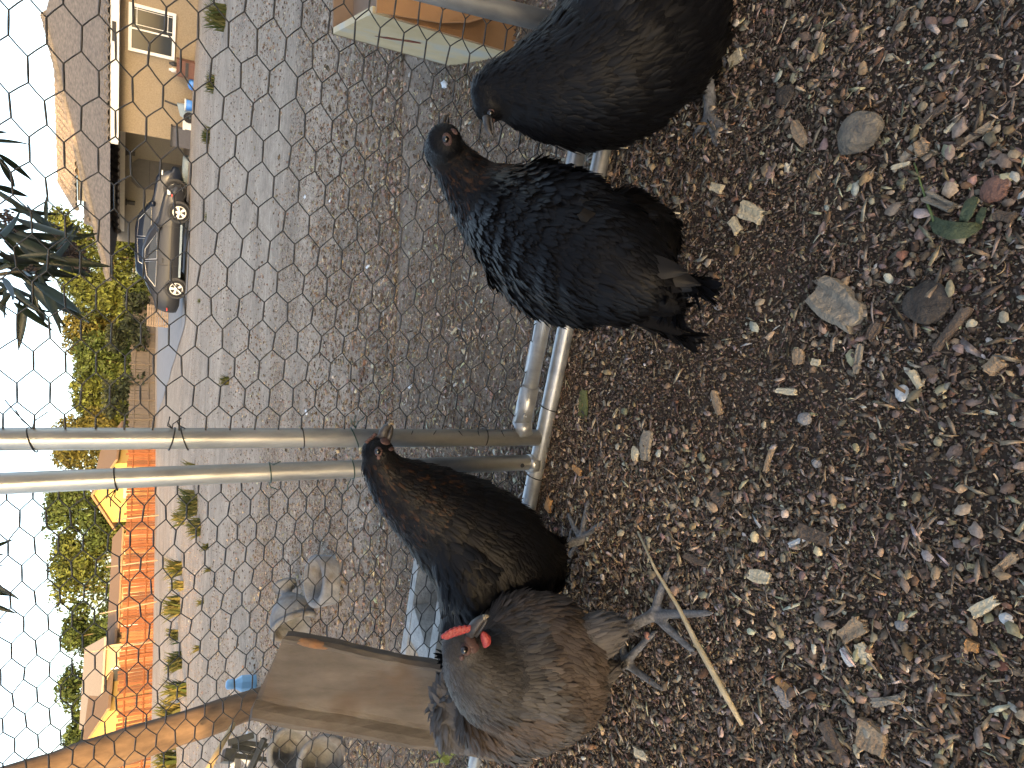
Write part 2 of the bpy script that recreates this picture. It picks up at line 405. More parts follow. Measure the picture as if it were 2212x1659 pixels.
q = roof_plane(ev0, ev1, H(12.5, RD, RZ), H(-.35, RD, RZ)); deck.add(q, [(0, 1, 2, 3)])
q = roof_plane(H(ra0-.1, 4.7, zp(4.7)), H(-.35, 4.7, zp(4.7)), H(-.35, RD, RZ), H(ra0, RD, RZ)); deck.add(q, [(0, 1, 2, 3)])
deck.add([H(ra0, RD, RZ), H(12.5, RD, RZ), H(12.5, 15, EZ), H(ra0, 15, EZ)], [(0, 1, 2, 3)])
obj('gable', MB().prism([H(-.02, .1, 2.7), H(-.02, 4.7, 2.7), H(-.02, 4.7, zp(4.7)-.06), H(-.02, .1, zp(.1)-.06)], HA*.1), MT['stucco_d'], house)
obj('rake_board', MB().prism([H(-.36, -.62, EZ-.14), H(-.36, 4.7, zp(4.7)-.24), H(-.36, 4.7, zp(4.7)-.01), H(-.36, -.62, EZ+.09)], HA*.04), MT['trim'], house)
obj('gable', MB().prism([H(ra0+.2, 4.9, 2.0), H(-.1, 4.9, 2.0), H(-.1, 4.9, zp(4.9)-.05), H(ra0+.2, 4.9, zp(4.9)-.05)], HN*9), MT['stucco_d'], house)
# second roof at the right, its ridge running towards the camera
pa, pz = Hpix(111, 25, 7.0); ka, kz = Hpix(135, 97, 7.0); sl = (pz-kz)/(pa-ka); fo = (pz-EZ-.1)/sl
deck.add([H(pa, 5.0, pz), H(pa, 11, pz), H(pa-fo, 11, EZ+.1), H(pa-fo, -.64, EZ+.1)], [(0, 1, 2, 3)])
deck.add([H(pa-fo, -.64, EZ+.105), H(pa+fo, -.64, EZ+.105), H(pa, 5.0, pz)], [(0, 1, 2)])
deck.add([H(pa, 5.0, pz), H(pa, 11, pz), H(pa+fo, 11, EZ+.1), H(pa+fo, -.64, EZ+.1)], [(0, 1, 2, 3)])
# garage roof
GD = 6.4; GZ = Hpix(188, 440, GD)[1]; g0 = Hpix(190, 480, GD)[0];
q = roof_plane(H(gE, 3.95, EZ), H(-.2, 3.95, EZ), H(-.2, GD, GZ), H(g0, GD, GZ)); deck.add(q, [(0, 1, 2, 3)])
deck.add([H(gE, 3.95, EZ), H(g0, GD, GZ), H(gE, 8.9, EZ)], [(0, 1, 2)])
deck.add([H(gE, 8.9, EZ), H(g0, GD, GZ), H(-.2, GD, GZ), H(-.2, 8.9, EZ)], [(0, 1, 2, 3)])
rf = obj('roof', deck, MT['tile'], house)
# ridge caps
def caps(a, b):
    m = MB(); n = max(2, int(np.linalg.norm(b-a)/.38))
    for i in range(n):
        p = a+(b-a)*i/n; q = a+(b-a)*(i+1.15)/n
        obj('ridge_cap', MB().tube([p+UP*.03, q+UP*.01], [.13, .11], 7), MT['tile'], rf)
caps(H(ra0, RD, RZ), H(ra1, RD, RZ)); caps(H(ra0, RD, RZ), H(ra0-.1, 4.7, zp(4.7)+.02)); caps(H(g0, GD, GZ), H(-.2, GD, GZ)); caps(H(g0, GD, GZ), H(gE, 3.95, EZ+.03))
caps(H(pa, 5.0, pz), H(pa, 10, pz)); caps(H(pa, 5.0, pz), H(pa-fo, -.6, EZ+.13))
org = root_org(house)
tc_ = np.array([t[0] for t in tiles]); px, py = projv(tc_)
vis = (px > -40) & (px < 300) & (py > -30) & (py < 520)
order = np.argsort(-np.where(vis, 1/np.linalg.norm(tc_-CAM, axis=1), 0))
ro, bv, bf = [], [], []
for n_, i in enumerate(order):
    p, ax, ay, nn = tiles[i]
    if n_ < 300:
        o = bpy.data.objects.new('roof_tile', tile_me); col.objects.link(o); o.parent = rf
        mm = Matrix.Identity(4); jj = rnd.uniform(-.012, .012)
        for r in range(3): mm[r][0] = ax[r]; mm[r][1] = ay[r]; mm[r][2] = nn[r]; mm[r][3] = p[r]-org[r]+nn[r]*jj
        o.matrix_local = mm
    else:
        bv.append(p+TV[:, :1]*ax+TV[:, 1:2]*ay+TV[:, 2:3]*nn+nn*rnd.uniform(-.012, .012)); bf.append(TF+len(TV)*(len(bv)-1))
if bv:
    o = npmesh('roof_tiles', np.concatenate(bv), np.concatenate(bf), None, MT['tile'], rf, quad=True); o['kind'] = 'stuff'

# things standing along the wall of the house
def onwall(x, y, d): 
    a, z = Hpix(x, y, d); return a
def wallbox(name, label, cat, y0, y1, xtop, d, dep, mt, extra=None):
    a0, a1 = onwall(420, y1, d), onwall(420, y0, d); zt = Hpix(xtop, (y0+y1)/2, d)[1]
    t = thing(name, label, cat, H((a0+a1)/2, d, 0))
    obj('body', MB().box(H((a0+a1)/2, d+dep/2, zt/2-.03), a1-a0, dep, zt+.06, HA, HN), mt, t)
    return t, a0, a1, zt
t, a0, a1, zt = wallbox('cabinet', 'low reddish brown wooden cabinet standing against the tan house wall', 'cabinet', 137, 173, 381, -.75, .6, MT['brownbox'])
obj('door', MB().box(H((a0+a1)/2, -.765, zt*.5), (a1-a0)*.9, .02, zt*.8, HA, HN), MT['brownbox'], t)
obj('panel', MB().box(H((a0+a1)/2, -.785, zt*.52), (a1-a0)*.86, .02, zt*.14, HA, HN), MT['dark'], t)
for k, (fx, mt, lab) in enumerate(((.25, MT['white'], 'small white bottle on top of the brown cabinet'), (.62, MT['dark'], 'dark jar on top of the brown cabinet'))):
    b = MB(); b.lathe([(0, 0), (.07, 0), (.075, .14), (.04, .19), (.04, .24), (0, .24)], H(a0+(a1-a0)*fx, -.5, zt), n=10)
    tag(recenter(obj('bottle', b, mt, None, True)), lab, 'bottle')
def lump(name, c, r, mt, label, cat, seed=1, fl=.8):
    m = MB(); m.ball(c, r[0], r[1], r[2], 14, 9)
    m.v = [T(np.array(v)+ (np.array(v)-c)*.35*float(vn(np.array(v[0]*6+seed), np.array(v[2]*6+v[1]*5)))) for v in m.v]
    return tag(recenter(obj(name, m, mt, None, True)), label, cat)
a = onwall(415, 183, -.6); lump('plastic_bag', H(a, -.6, .14), (.2, .17, .18), MT['blue'], 'crumpled bright blue plastic bag beside the brown cabinet', 'bag')
t = thing('bucket', 'blue bucket with pale rim standing by the tan house wall', 'bucket', H(onwall(415, 229, -.6), -.6, 0))
obj('pail', MB().lathe([(0, 0), (.17, 0), (.2, .36), (.18, .36), (.16, .05), (0, .05)], H(onwall(415, 229, -.6), -.6, 0), n=16), MT['blue'], t, True)
obj('rim', MB().lathe([(.2, .33), (.215, .34), (.215, .37), (.2, .38)], H(onwall(415, 229, -.6), -.6, 0), n=16), MT['white'], t, True)
a = onwall(415, 245, -.6); t = thing('wheelbarrow', 'dark tipped wheelbarrow leaning on the house wall beside the blue bucket', 'wheelbarrow', H(a, -.6, 0))
obj('tray', MB().prism([H(a-.3, -.7, .04), H(a+.3, -.7, .04), H(a+.22, -.5, .62), H(a-.2, -.5, .5)], HN*.22), MT['pipe'], t)
obj('handle', MB().tube([H(a+.1, -.45, .4), H(a+.2, -.3, 1.02)], .035, 8), MT['dark'], t)
obj('wheel', MB().lathe([(.05, -.04), (.19, -.05), (.2, 0), (.19, .05), (.05, .04)], H(a-.15, -.75, .2), HN, 14), MT['tyre'], t)
t, a0, a1, zt = wallbox('cooler', 'white lidded cooler on the ground between wheelbarrow and grey panel', 'cooler', 264, 283, 400, -.7, .4, MT['white'])
obj('lid', MB().box(H((a0+a1)/2, -.5, zt+.04), (a1-a0)+.05, .46, .08, HA, HN), MT['trim'], t)
t, a0, a1, zt = wallbox('utility_box', 'tall dark grey metal box at the corner of the tan house', 'box', 284, 324, 372, -.7, .35, MT['greybox'])
obj('lid', MB().box(H((a0+a1)/2, -.53, zt+.03), (a1-a0)+.06, .42, .06, HA, HN), MT['dark'], t)
p0 = H(onwall(415, 330, .3)-.2, .2, .17); p1 = H(onwall(400, 372, 1.2)-1.2, 1.0, .16)
tag(recenter(obj('pipe', MB().tube([p0, p0+(p1-p0)*.5, p1], .16, 14), MT['pipe'], None, True)), 'fat blue grey plastic pipe lying on the ground by the garage', 'pipe')

# ---------------------------------------------------------------- driveway
def sheet(name, pts, dz, mt, n=14):
    vs, fs = [], []
    p00, p10, p11, p01 = [np.array(p[:2]) for p in pts]
    for j in range(n+1):
        for i in range(n+1):
            u, v = i/n, j/n; q = (p00*(1-u)+p10*u)*(1-v)+(p01*(1-u)+p11*u)*v
            vs.append((q[0], q[1], float(gz(q[0], q[1]))+dz))
    fs = [(j*(n+1)+i, j*(n+1)+i+1, (j+1)*(n+1)+i+1, (j+1)*(n+1)+i) for j in range(n) for i in range(n)]
    m = MB(); m.v = [T(v) for v in vs]; m.f = fs
    o = obj(name, m, mt, None, True); o['kind'] = 'structure'; return o
sheet('driveway', [P(408, 700, 26), P(410, 470, 26.2), P(352, 640, 60), P(352, 905, 55)], .02, MT['drive'], 24)

# ---------------------------------------------------------------- cars
def car(name, label, rear, front, wb, paint, prof, belt, win, L0, L1, wid, wr, lights):
    rear, front = np.array(rear, float), np.array(front, float)
    ax = unit([front[0]-rear[0], front[1]-rear[1], 0]); ay = np.array([-ax[1], ax[0], 0])
    if ay @ (CAM-rear) < 0: ay = -ay                      # +ay is the side we see
    z0 = float(gz(*((rear+front)/2)[:2]))+.02; c = np.array([rear[0], rear[1], z0])-ay*wid*.48
    Q = lambda x, y, z: c+ax*x+ay*y+UP*z
    t = thing(name, label, 'car', c)
    stn = np.linspace(-L0, wb+L1, 34); pz = np.interp(stn, *zip(*prof)); bz = np.minimum(np.interp(stn, *zip(*belt)), pz-.02)
    ring, m = [], MB()
    for x, zt, zb in zip(stn, pz, bz):
        e = min((x+L0), (wb+L1-x)); tp = 1-.16*max(0, 1-e/.55)**2
        hw = wid/2*tp; gh = max(0, zt-zb); rw = hw*.97-gh*.30
        lo = .19+.10*max(0, 1-e/.3)
        half = [(hw*.86, lo), (hw*.98, lo+.1), (hw, .5), (hw*.985, zb*.86+.06), (hw*.95, zb), (rw+.02, zt-.05*min(1, gh*4)), (rw*.7, zt), (0, zt+.012)]
        ring.append([(y, z) for y, z in half]+[(-y, z) for y, z in half[-2::-1]])
    k = len(ring[0])
    for x, r in zip(stn, ring): m.v += [T(Q(x, y, z)) for y, z in r]
    m.f = [(i*k+j, i*k+j+1, (i+1)*k+j+1, (i+1)*k+j) for i in range(len(stn)-1) for j in range(k-1)]+[tuple(range(k)), tuple(range((len(stn)-1)*k, len(stn)*k))]
    body = obj('body', m, paint, t, True)
    def side_y(x, z):
        zt, zb = np.interp(x, *zip(*prof)), np.interp(x, *zip(*belt)); hw = wid/2
        if z <= zb: return hw
        return hw*.95-(z-zb)*.33
    for poly in win:
        for sgn in (1, -1):
            pts = [Q(x, sgn*(side_y(x, z)+.012), z) for x, z in poly]
            w_ = obj('window', MB().prism(pts, ay*sgn*.012), MT['glass'], t)
            rim = MB(); pp = [np.array(p)+ay*sgn*.012 for p in pts]; rim.tube(pp+[pp[0]], .016, 6, False); obj('window_trim', rim, MT['alloy'], w_)
    for x in (0, wb):
        for sgn in (1, -1):
            y = sgn*(wid/2-.10)
            obj('wheel_arch', MB().lathe([(0, 0), (wr+.07, 0), (wr+.07, .03), (wr+.03, .045), (0, .045)], Q(x, sgn*(wid/2-.03), wr+.01), ay*sgn, 26), MT['dark'], t)
            wl = obj('wheel', MB().lathe([(wr*.62, -.1), (wr*.95, -.1), (wr, -.05), (wr, .06), (wr*.93, .1), (wr*.68, .1)], Q(x, y+sgn*.03, wr), ay*sgn, 28), MT['tyre'], t, True)
            obj('hub', MB().lathe([(0, .03), (wr*.68, .03), (wr*.68, .1), (wr*.62, .115), (wr*.60, .06)], Q(x, y+sgn*.03, wr), ay*sgn, 24), MT['dark'], wl)
            rim = MB(); rim.lathe([(0, .13), (.06, .125), (.07, .1)], Q(x, y+sgn*.03, wr), ay*sgn, 12); rim.lathe([(wr*.60, .10), (wr*.60, .125), (wr*.67, .125), (wr*.69, .1)], Q(x, y+sgn*.03, wr), ay*sgn, 24)
            for s in range(5):
                th = 2*math.pi*s/5+.3; d = ax*math.cos(th)+UP*math.sin(th); pr = np.cross(ay*sgn, d)
                b0 = Q(x, y+sgn*.145, wr)
                rim.prism([b0+d*.05-pr*.03, b0+d*.05+pr*.03, b0+d*wr*.64+pr*.05, b0+d*wr*.64-pr*.05], -ay*sgn*.03)
            obj('rim', rim, MT['alloy'], wl)
    obj('sill', MB().box(Q(wb/2, wid/2-.02, .24), wb-2*wr-.2, .06, .07, ax, ay), MT['pipe'], t)
    obj('mirror', MB().ball(Q(wb-.62, wid/2+.10, np.interp(wb-.62, *zip(*belt))+.06), .12, .09, .08, 10, 6, (ax, ay, UP)), paint, t, True)
    obj('door_handle', MB().box(Q(wb*.36, wid/2+.01, .80), .16, .03, .03, ax, ay), MT['dark'], t)
    for (x, z, l, h, mt, nm) in lights: obj(nm, MB().box(Q(x, wid/2-.03, z), l, .10, h, ax, ay), mt, t)
    m = MB()
    for x in (wb*.30, wb*.80): m.box(Q(x, wid/2+.0005, .62), .012, .02, .62, ax, ay)
    obj('door_seam', m, MT['dark'], t)
    return t
sed = [(-.95, .62), (-.93, .98), (-.55, 1.03), (.05, 1.32), (.55, 1.44), (1.25, 1.45), (1.85, 1.28), (2.35, .98), (3.2, .82), (3.5, .66), (3.56, .45)]
sedb = [(-.95, .9), (-.5, .98), (.2, .96), (2.2, .90), (3.3, .74), (3.6, .5)]
car('sedan', 'dark grey sedan with five spoke alloy wheels parked in front', P(399, 625, 27.6), P(408, 455, 26.7), 2.75, MT['cargrey'], sed, sedb,
    [[(.0, 1.0), (.35, 1.28), (.85, 1.36), (.95, .98)], [(1.02, .98), (.93, 1.36), (1.3, 1.36), (1.95, 1.0)]], .95, .86, 1.78, .325,
    [(-.80, .60, .10, .04, MT['red'], 'side_marker'), (3.3, .58, .10, .04, MT['red'], 'side_marker'), (3.4, .68, .16, .10, MT['lens'], 'headlight')])
suv = [(-.95, .7), (-.93, 1.2), (-.6, 1.66), (.2, 1.74), (1.2, 1.75), (1.7, 1.66), (2.35, 1.18), (3.3, 1.06), (3.55, .85), (3.62, .5)]
suvb = [(-.95, 1.1), (.0, 1.15), (2.2, 1.10), (3.3, .95), (3.6, .6)]
car('pickup', 'dark blue taller car parked behind the grey sedan before the garage', P(399, 570, 30.6), P(403, 395, 29.8), 2.85, MT['carblue'], suv, suvb,
    [[(-.3, 1.2), (-.1, 1.6), (.8, 1.66), (.85, 1.17)], [(.93, 1.17), (.9, 1.66), (1.55, 1.62), (2.1, 1.2)]], .95, .9, 1.85, .37,
    [(3.45, .90, .18, .12, MT['lens'], 'headlight'), (2.0, .62, .05, .03, MT['red'], 'side_marker')])

# ---------------------------------------------------------------- far fences
def fence(label, A, B, mt, hgt, cat='fence', pitch=.19):
    A, B = np.array(A), np.array(B); L = np.linalg.norm((B-A)[:2]); ax = unit([B[0]-A[0], B[1]-A[1], 0]); ay = np.array([-ax[1], ax[0], 0])
    t = thing('board_fence', label, cat, (A[0], A[1], gz(A[0], A[1])))
    me = bpy.data.meshes.new('fence_board'); mb = MB().box((0, 0, .5), pitch*.86, .022, 1.0); mes = []
    for q_ in (mt if isinstance(mt, list) else [mt]):
        me = bpy.data.meshes.new('fence_board'); me.from_pydata(mb.v, [], mb.f); me.materials.append(q_); mes.append(me)
    mt = mt[0] if isinstance(mt, list) else mt
    n = int(L/pitch); R3 = Matrix(((ax[0], ay[0], 0), (ax[1], ay[1], 0), (0, 0, 1))).to_4x4()
    rl = MB(); 
    for i in range(n):
        p = A+ax*(i+.5)*pitch; z = float(gz(p[0], p[1])); h = hgt+rnd.uniform(-.06, .06)
        o = bpy.data.objects.new('fence_board', rnd.choice(mes)); col.objects.link(o); o.parent = t
        o.matrix_local = Matrix.Translation(Vector((p[0]-A[0]+ay[0]*rnd.uniform(-.01, .01), p[1]-A[1]+ay[1]*rnd.uniform(-.01, .01), z-.03-float(gz(A[0], A[1]))))) @ R3 @ Matrix.Rotation(rnd.uniform(-.02, .02), 4, 'Y') @ Matrix.Diagonal((1, 1, h, 1))
    sgn = -1 if ay[1] > 0 else 1
    for i in range(int(L/2.4)+1):
        p = A+ax*min(i*2.4, L); z = float(gz(p[0], p[1]))
        obj('post', MB().box(p*[1, 1, 0]+UP*(z+hgt/2+.03)+ay*sgn*.07, .1, .1, hgt+.12, ax, ay), mt, t)
    for f in (.25, .8):
        pts = [A+ax*s for s in np.linspace(0, L, 12)]
        m = MB(); m.tube([(p[0]+ay[0]*sgn*.05, p[1]+ay[1]*sgn*.05, float(gz(p[0], p[1]))+hgt*f) for p in pts], .045, 4, upv=(0, 0, 1)); obj('rail', m, mt, t)
    return t
fA = P(324, 1700, 41); fM_ = P(333, 958, 55.5); fB = P(337, 640, 73)
fence('sunlit orange board fence along the back of the yard on the left', fA, fM_, [MT['fence'], MT['fence'], MT['fence2'], MT['fence3']], 1.75)
fence('shaded grey brown board fence behind the parked cars', fM_+unit(fB-fM_)*.3, fB, MT['fence_g'], 1.8)
# pallets leaning at the shaded fence
t = thing('wooden_pallet', 'weathered wooden pallets leaning upright beside the grey sedan', 'pallet', P(340, 683, 44))
c = P(340, 683, 44); c[2] = float(gz(c[0], c[1]))
for k in range(9): obj('slat', MB().box(c+UP*(.08+k*.125)+np.array([rnd.uniform(-.05, .05), .0, 0]), 1.25, .03, .09), MT['wood'], t)
for k in (-1, 0, 1): obj('stringer', MB().box(c+np.array([k*.55, .07, .56]), .06, .1, 1.15), MT['wood'], t)
# thin stakes in front of the lit fence
for i, (x0, y0, x1, y1, lab) in enumerate(((335, 1113, 250, 1123, 'pale thin stake in front of the lit fence right of the yellow gable'), (340, 1210, 230, 1225, 'pale thin stake in the middle of the lit fence'), (318, 1388, 183, 1410, 'tall pale stake before the grey roofed house'), (330, 1300, 215, 1326, 'pale leaning stake beside the low tan roof'))):
    a = P(x0, y0, 43-i); b = P(x1, y1, 43-i); a[2] = float(gz(a[0], a[1]))-.1
    tag(recenter(obj('stake', MB().tube([a, (a+b)/2, b], [.04, .035, .03], 7), MT['wood'], None, True)), lab, 'stake')

# ---------------------------------------------------------------- houses beyond the fence
def gable_house(label, A, B, dep, wallz, ridgez, wm, rm, endm=None):
    """A left front corner, B right front corner (towards us)"""
    A, B = np.array(A), np.array(B); ax = unit([B[0]-A[0], B[1]-A[1], 0]); ay = np.array([-ax[1], ax[0], 0]); ay = ay if ay[1] > 0 else -ay
    L = np.linalg.norm((B-A)[:2]); z = float(gz(A[0], A[1])); o = np.array([A[0], A[1], z]); Q = lambda a, d, h: o+ax*a+ay*d+UP*h
    t = thing('far_house', label, 'house', o)
    m = MB(); m.box(Q(L/2, dep/2, wallz/2), L, dep, wallz, ax, ay); obj('wall', m, wm, t)
    m = MB()
    for a in (0.0, L-.1): m.prism([Q(a, 0, wallz), Q(a, dep, wallz), Q(a, dep/2, ridgez-.1)], ax*.1)
    obj('gable', m, endm or wm, t)
    m = MB()
    for d0, d1 in ((-.5, dep/2), (dep+.5, dep/2)):
        e = wallz-.5*(ridgez-wallz)/(dep/2)
        m.prism([Q(-.5, d0, e), Q(L+.5, d0, e), Q(L+.5, d1, ridgez), Q(-.5, d1, ridgez)], UP*.12)
    obj('roof', m, rm, t)
    for k in range(max(1, int(L/4))):
        w_ = obj('window', MB().box(Q(L*(k+.5)/max(1, int(L/4)), -.03, wallz*.62), 1.1, .06, .9, ax, ay), MT['glass'], t)
        f = MB()
        for s in (-1, 1): f.box(Q(L*(k+.5)/max(1, int(L/4))+s*.6, -.05, wallz*.62), .1, .1, 1.1, ax, ay)
        obj('frame', f, MT['trim'], w_)
    return t
def hz_(x, y, Y): return float(P(x, y, Y)[2])
a = P(250, 1124, 62); b = P(250, 1060, 58)
def gend(label, yl, yr, xw, xr, Y, dep, wm, rm):
    """house whose gable end faces us between picture columns yl (left) and yr (right)"""
    A = P(300, yl, Y); B = P(300, yr, Y); z = float(gz(A[0], A[1])); ax = unit([B[0]-A[0], B[1]-A[1], 0]); ay = np.array([.25, .97, 0])
    L = np.linalg.norm((B-A)[:2]); o = np.array([A[0], A[1], z]); Q = lambda a, d, h: o+ax*a+ay*d+UP*h
    wz_ = hz_(xw, (yl+yr)/2, Y)-z; rz_ = hz_(xr, (yl+yr)/2, Y)-z
    t = thing('far_house', label, 'house', o)
    m = MB(); m.prism([Q(0, 0, 0), Q(L, 0, 0), Q(L, 0, wz_), Q(L/2, 0, rz_), Q(0, 0, wz_)], ay*dep); obj('wall', m, wm, t)
    m = MB(); s = (rz_-wz_)/(L/2)
    for e, c in ((-.45, L/2), (L+.45, L/2)):
        m.prism([Q(e, -.4, wz_-.45*s+.03), Q(c, -.4, rz_+.03), Q(c, dep+.4, rz_+.03), Q(e, dep+.4, wz_-.45*s+.03)], UP*.16)
    obj('roof', m, rm, t)
    obj('window', MB().box(Q(L/2, -.03, wz_*.6), .9, .06, .8, ax, ay), MT['glass'], t)
gend('small yellow house with tan gable roof beyond the lit fence', 1125, 1000, 246, 203, 62, 9, MT['yellowwall'], MT['tanroof'])
gable_house('long low tan roofed house beyond the middle of the lit fence', P(300, 1395, 58), P(300, 1150, 62), 6, hz_(262, 1270, 60)-.3, hz_(240, 1270, 60)-.3, MT['stucco'], MT['tanroof'])
gable_house('grey roofed house beyond the left part of the lit fence', P(300, 1530, 52), P(300, 1385, 54), 7, hz_(222, 1450, 53)-.2, hz_(184, 1450, 56)-.2, MT['stucco'], MT['greyroof'])
gend('bright yellow gabled house at the far left beyond the fence', 1640, 1525, 228, 186, 50, 8, MT['yellowwall'], MT['tanroof'])
gend('yellow wall glimpsed between the bushes behind the grey sedan', 668, 628, 292, 270, 84, 8, MT['yellowwall'], MT['tanroof'])

# ---------------------------------------------------------------- trees
def tree(name, label, px, Y, xtop, xbot, wpx, c1, c2, n=2600, seed=1, leaf=.28, group=None, trunk=True, cat='tree'):
    r = np.random.default_rng(seed); base = P(300, px, Y); base[2] = float(gz(base[0], base[1]))
    zt = hz_(xtop, px, Y); zb = hz_(xbot, px, Y); rad = wpx/2*axial(P((xtop+xbot)/2, px, Y))/F
    t = thing(name, label, cat, base, group)
    nl = 26; cz = r.uniform(zb, zt, nl); f = (cz-zb)/(zt-zb)
    lob = np.stack([base[0]+r.uniform(-1, 1, nl)*rad*.72*(1-.55*f**2), base[1]+r.uniform(-.8, .8, nl)*rad*.6, cz], -1); lob[0] = [base[0], base[1], zt-(zt-zb)*.22]
    lr = (zt-zb)*r.uniform(.13, .26, nl); lob[:, 2] = np.minimum(lob[:, 2], zt-lr*.6); lob[:, 2] = np.maximum(lob[:, 2], zb+lr*.4)
    k = r.integers(0, nl, n); d = r.normal(size=(n, 3)); d /= np.linalg.norm(d, axis=1)[:, None]
    pos = lob[k]+d*(lr[k]*r.uniform(.35, 1.08, n)**.6)[:, None]*np.array([1.15, 1, .85])
    nn = d+r.normal(size=(n, 3))*.6; nn /= np.linalg.norm(nn, axis=1)[:, None]
    tt = np.cross(nn, r.normal(size=(n, 3))); tt /= np.linalg.norm(tt, axis=1)[:, None]; bb = np.cross(nn, tt)
    s = leaf*r.uniform(.5, 1.25, n)[:, None]
    V = np.stack([pos-tt*s, pos-bb*s*.45+nn*s*.12, pos+tt*s, pos+bb*s*.45+nn*s*.12], 1)
    cc = np.array(c1)*(1-r.random((n, 1)))+np.array(c2)*r.random((n, 1)); cc = np.clip(cc, .004, 1)
    q = np.arange(n*4).reshape(-1, 4)
    npmesh('crown', V.reshape(-1, 3), q, np.repeat(cc, 4, 0), A_leaf, t, quad=True)
    if trunk:
        m = MB(); m.tube([base-UP*.1, base+UP*(zb-base[2])*.6+[.1, 0, 0], [base[0], base[1], zb+(zt-zb)*.5]], [.2, .16, .06], 8)
        for j in range(1, 6): m.tube([[base[0], base[1], zb+(zt-zb)*.1*j*.7], lob[j]], [.08, .02], 6)
        obj('trunk', m, MT['stem'], t)
    return t
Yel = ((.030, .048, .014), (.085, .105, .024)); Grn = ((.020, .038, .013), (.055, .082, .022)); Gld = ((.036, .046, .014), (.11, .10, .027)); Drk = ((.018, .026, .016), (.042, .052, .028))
trees = [
    ('broad yellow green tree rising behind the roof of the grey sedan', 560, 80, 112, 318, 235, Yel, 4200, 1),
    ('golden feathery tree behind the shaded fence right of the sedan', 715, 82, 142, 320, 160, Gld, 3000, 2),
    ('sunlit golden topped tree behind the shaded fence near the gate post', 850, 80, 160, 320, 150, Yel, 2800, 3),
    ('golden tree crown directly behind the galvanised gate posts', 960, 76, 118, 300, 130, Gld, 2400, 4),
    ('low dense green tree filling the gap above the pallets', 640, 78, 165, 325, 120, Yel, 2400, 31), ('green tree between the two golden trees behind the shaded fence', 785, 80, 168, 325, 130, Grn, 2400, 32), ('bushy green tree just right of the gate stile', 905, 80, 172, 325, 120, Yel, 2400, 33),
    ('dense green tree beside the small yellow house', 1090, 78, 102, 290, 145, Grn, 3200, 5),
    ('olive green tree behind the long tan roof', 1195, 78, 112, 290, 140, Yel, 2800, 6),
    ('thin lacy pale green tree with sky showing through', 1265, 76, 108, 290, 90, Yel, 900, 7),
    ('round olive tree behind the grey roofed house', 1355, 74, 138, 290, 150, Grn, 3000, 8),
    ('sparse tree with open crown above the grey roof', 1455, 70, 130, 280, 130, Grn, 1300, 9),
    ('green tree behind the bright yellow gable at far left', 1580, 68, 142, 290, 170, Grn, 2600, 10)]
for lab, px, Y, xt, xb, wp, (c1, c2), n, sd_ in trees:
    tree('tree', lab, px, Y, xt, xb, wp*1.28, c1, c2, int(n*(1.5 if n < 1500 else 3.2)), sd_, .25, 'trees beyond the fences')
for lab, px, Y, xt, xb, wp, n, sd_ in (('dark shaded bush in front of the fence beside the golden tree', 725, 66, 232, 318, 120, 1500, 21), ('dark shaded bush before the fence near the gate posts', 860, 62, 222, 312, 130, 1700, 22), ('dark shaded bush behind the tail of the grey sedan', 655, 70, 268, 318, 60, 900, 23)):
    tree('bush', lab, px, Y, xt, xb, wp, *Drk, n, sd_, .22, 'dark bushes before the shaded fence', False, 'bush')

# weeds growing in the yard
def weeds(name, spots, mt_cols):
    V, Fq, Cq = [], [], []
    for (x, y, wpx, hgt, n) in spots:
        c = G(x, y, 0); Yk = c[1]
        for _ in range(3): c = G(x, y, float(gz(c[0], c[1])))
        sp = wpx*axial(c)/F/2
        for _ in range(n):
            p = c+np.array([rnd.gauss(0, .5)*sp, rnd.gauss(0, .6)*sp*1.6, 0]); p[2] = float(gz(p[0], p[1]))
            h = hgt*rnd.uniform(.4, 1.1); a = rnd.uniform(0, 6.3); d = np.array([math.cos(a), math.sin(a), 0]); b = np.array([-d[1], d[0], 0])*hgt*.07
            n0 = len(V); V += [p-b, p+b, p+d*h*.3+UP*h*.6+b*.7, p+d*h*.3+UP*h*.6-b*.7, p+d*h*.7+UP*h]
            Fq += [(n0, n0+1, n0+2), (n0, n0+2, n0+3), (n0+3, n0+2, n0+4)]
            k = rnd.random(); cc = np.array(mt_cols[0])*(1-k)+np.array(mt_cols[1])*k; Cq += [cc]*5
    o = npmesh(name, V, Fq, np.array(Cq), A_leaf); o['kind'] = 'stuff'; tag(o, 'low green weeds and dry grass tufts growing in the dirt yard', 'weeds'); return o
weeds('weeds', [(425, 1095, 34, .32, 170), (432, 1140, 30, .22, 120), (420, 1070, 16, .3, 60), (398, 1120, 24, .3, 70), (392, 1225, 22, .4, 90), (396, 1262, 14, .3, 60), (388, 1310, 30, .4, 110), (384, 1372, 16, .3, 60), (392, 1430, 26, .35, 100), (402, 1490, 20, .45, 80), (388, 1545, 34, .5, 120), (372, 1600, 30, .5, 110), (380, 1640, 30, .5, 100), (430, 1400, 8, .12, 30), (440, 1300, 8, .12, 30), (450, 1180, 10, .12, 40), (455, 1230, 7, .10, 30),
    (462, 180, 26, .16, 160), (452, 295, 26, .16, 160), (494, 823, 14, .10, 120), (432, 650, 10, .07, 50), (445, 470, 20, .05, 70), (486, 40, 34, .28, 120), (420, 1020, 30, .28, 80)], ((.05, .075, .02), (.20, .17, .06)))

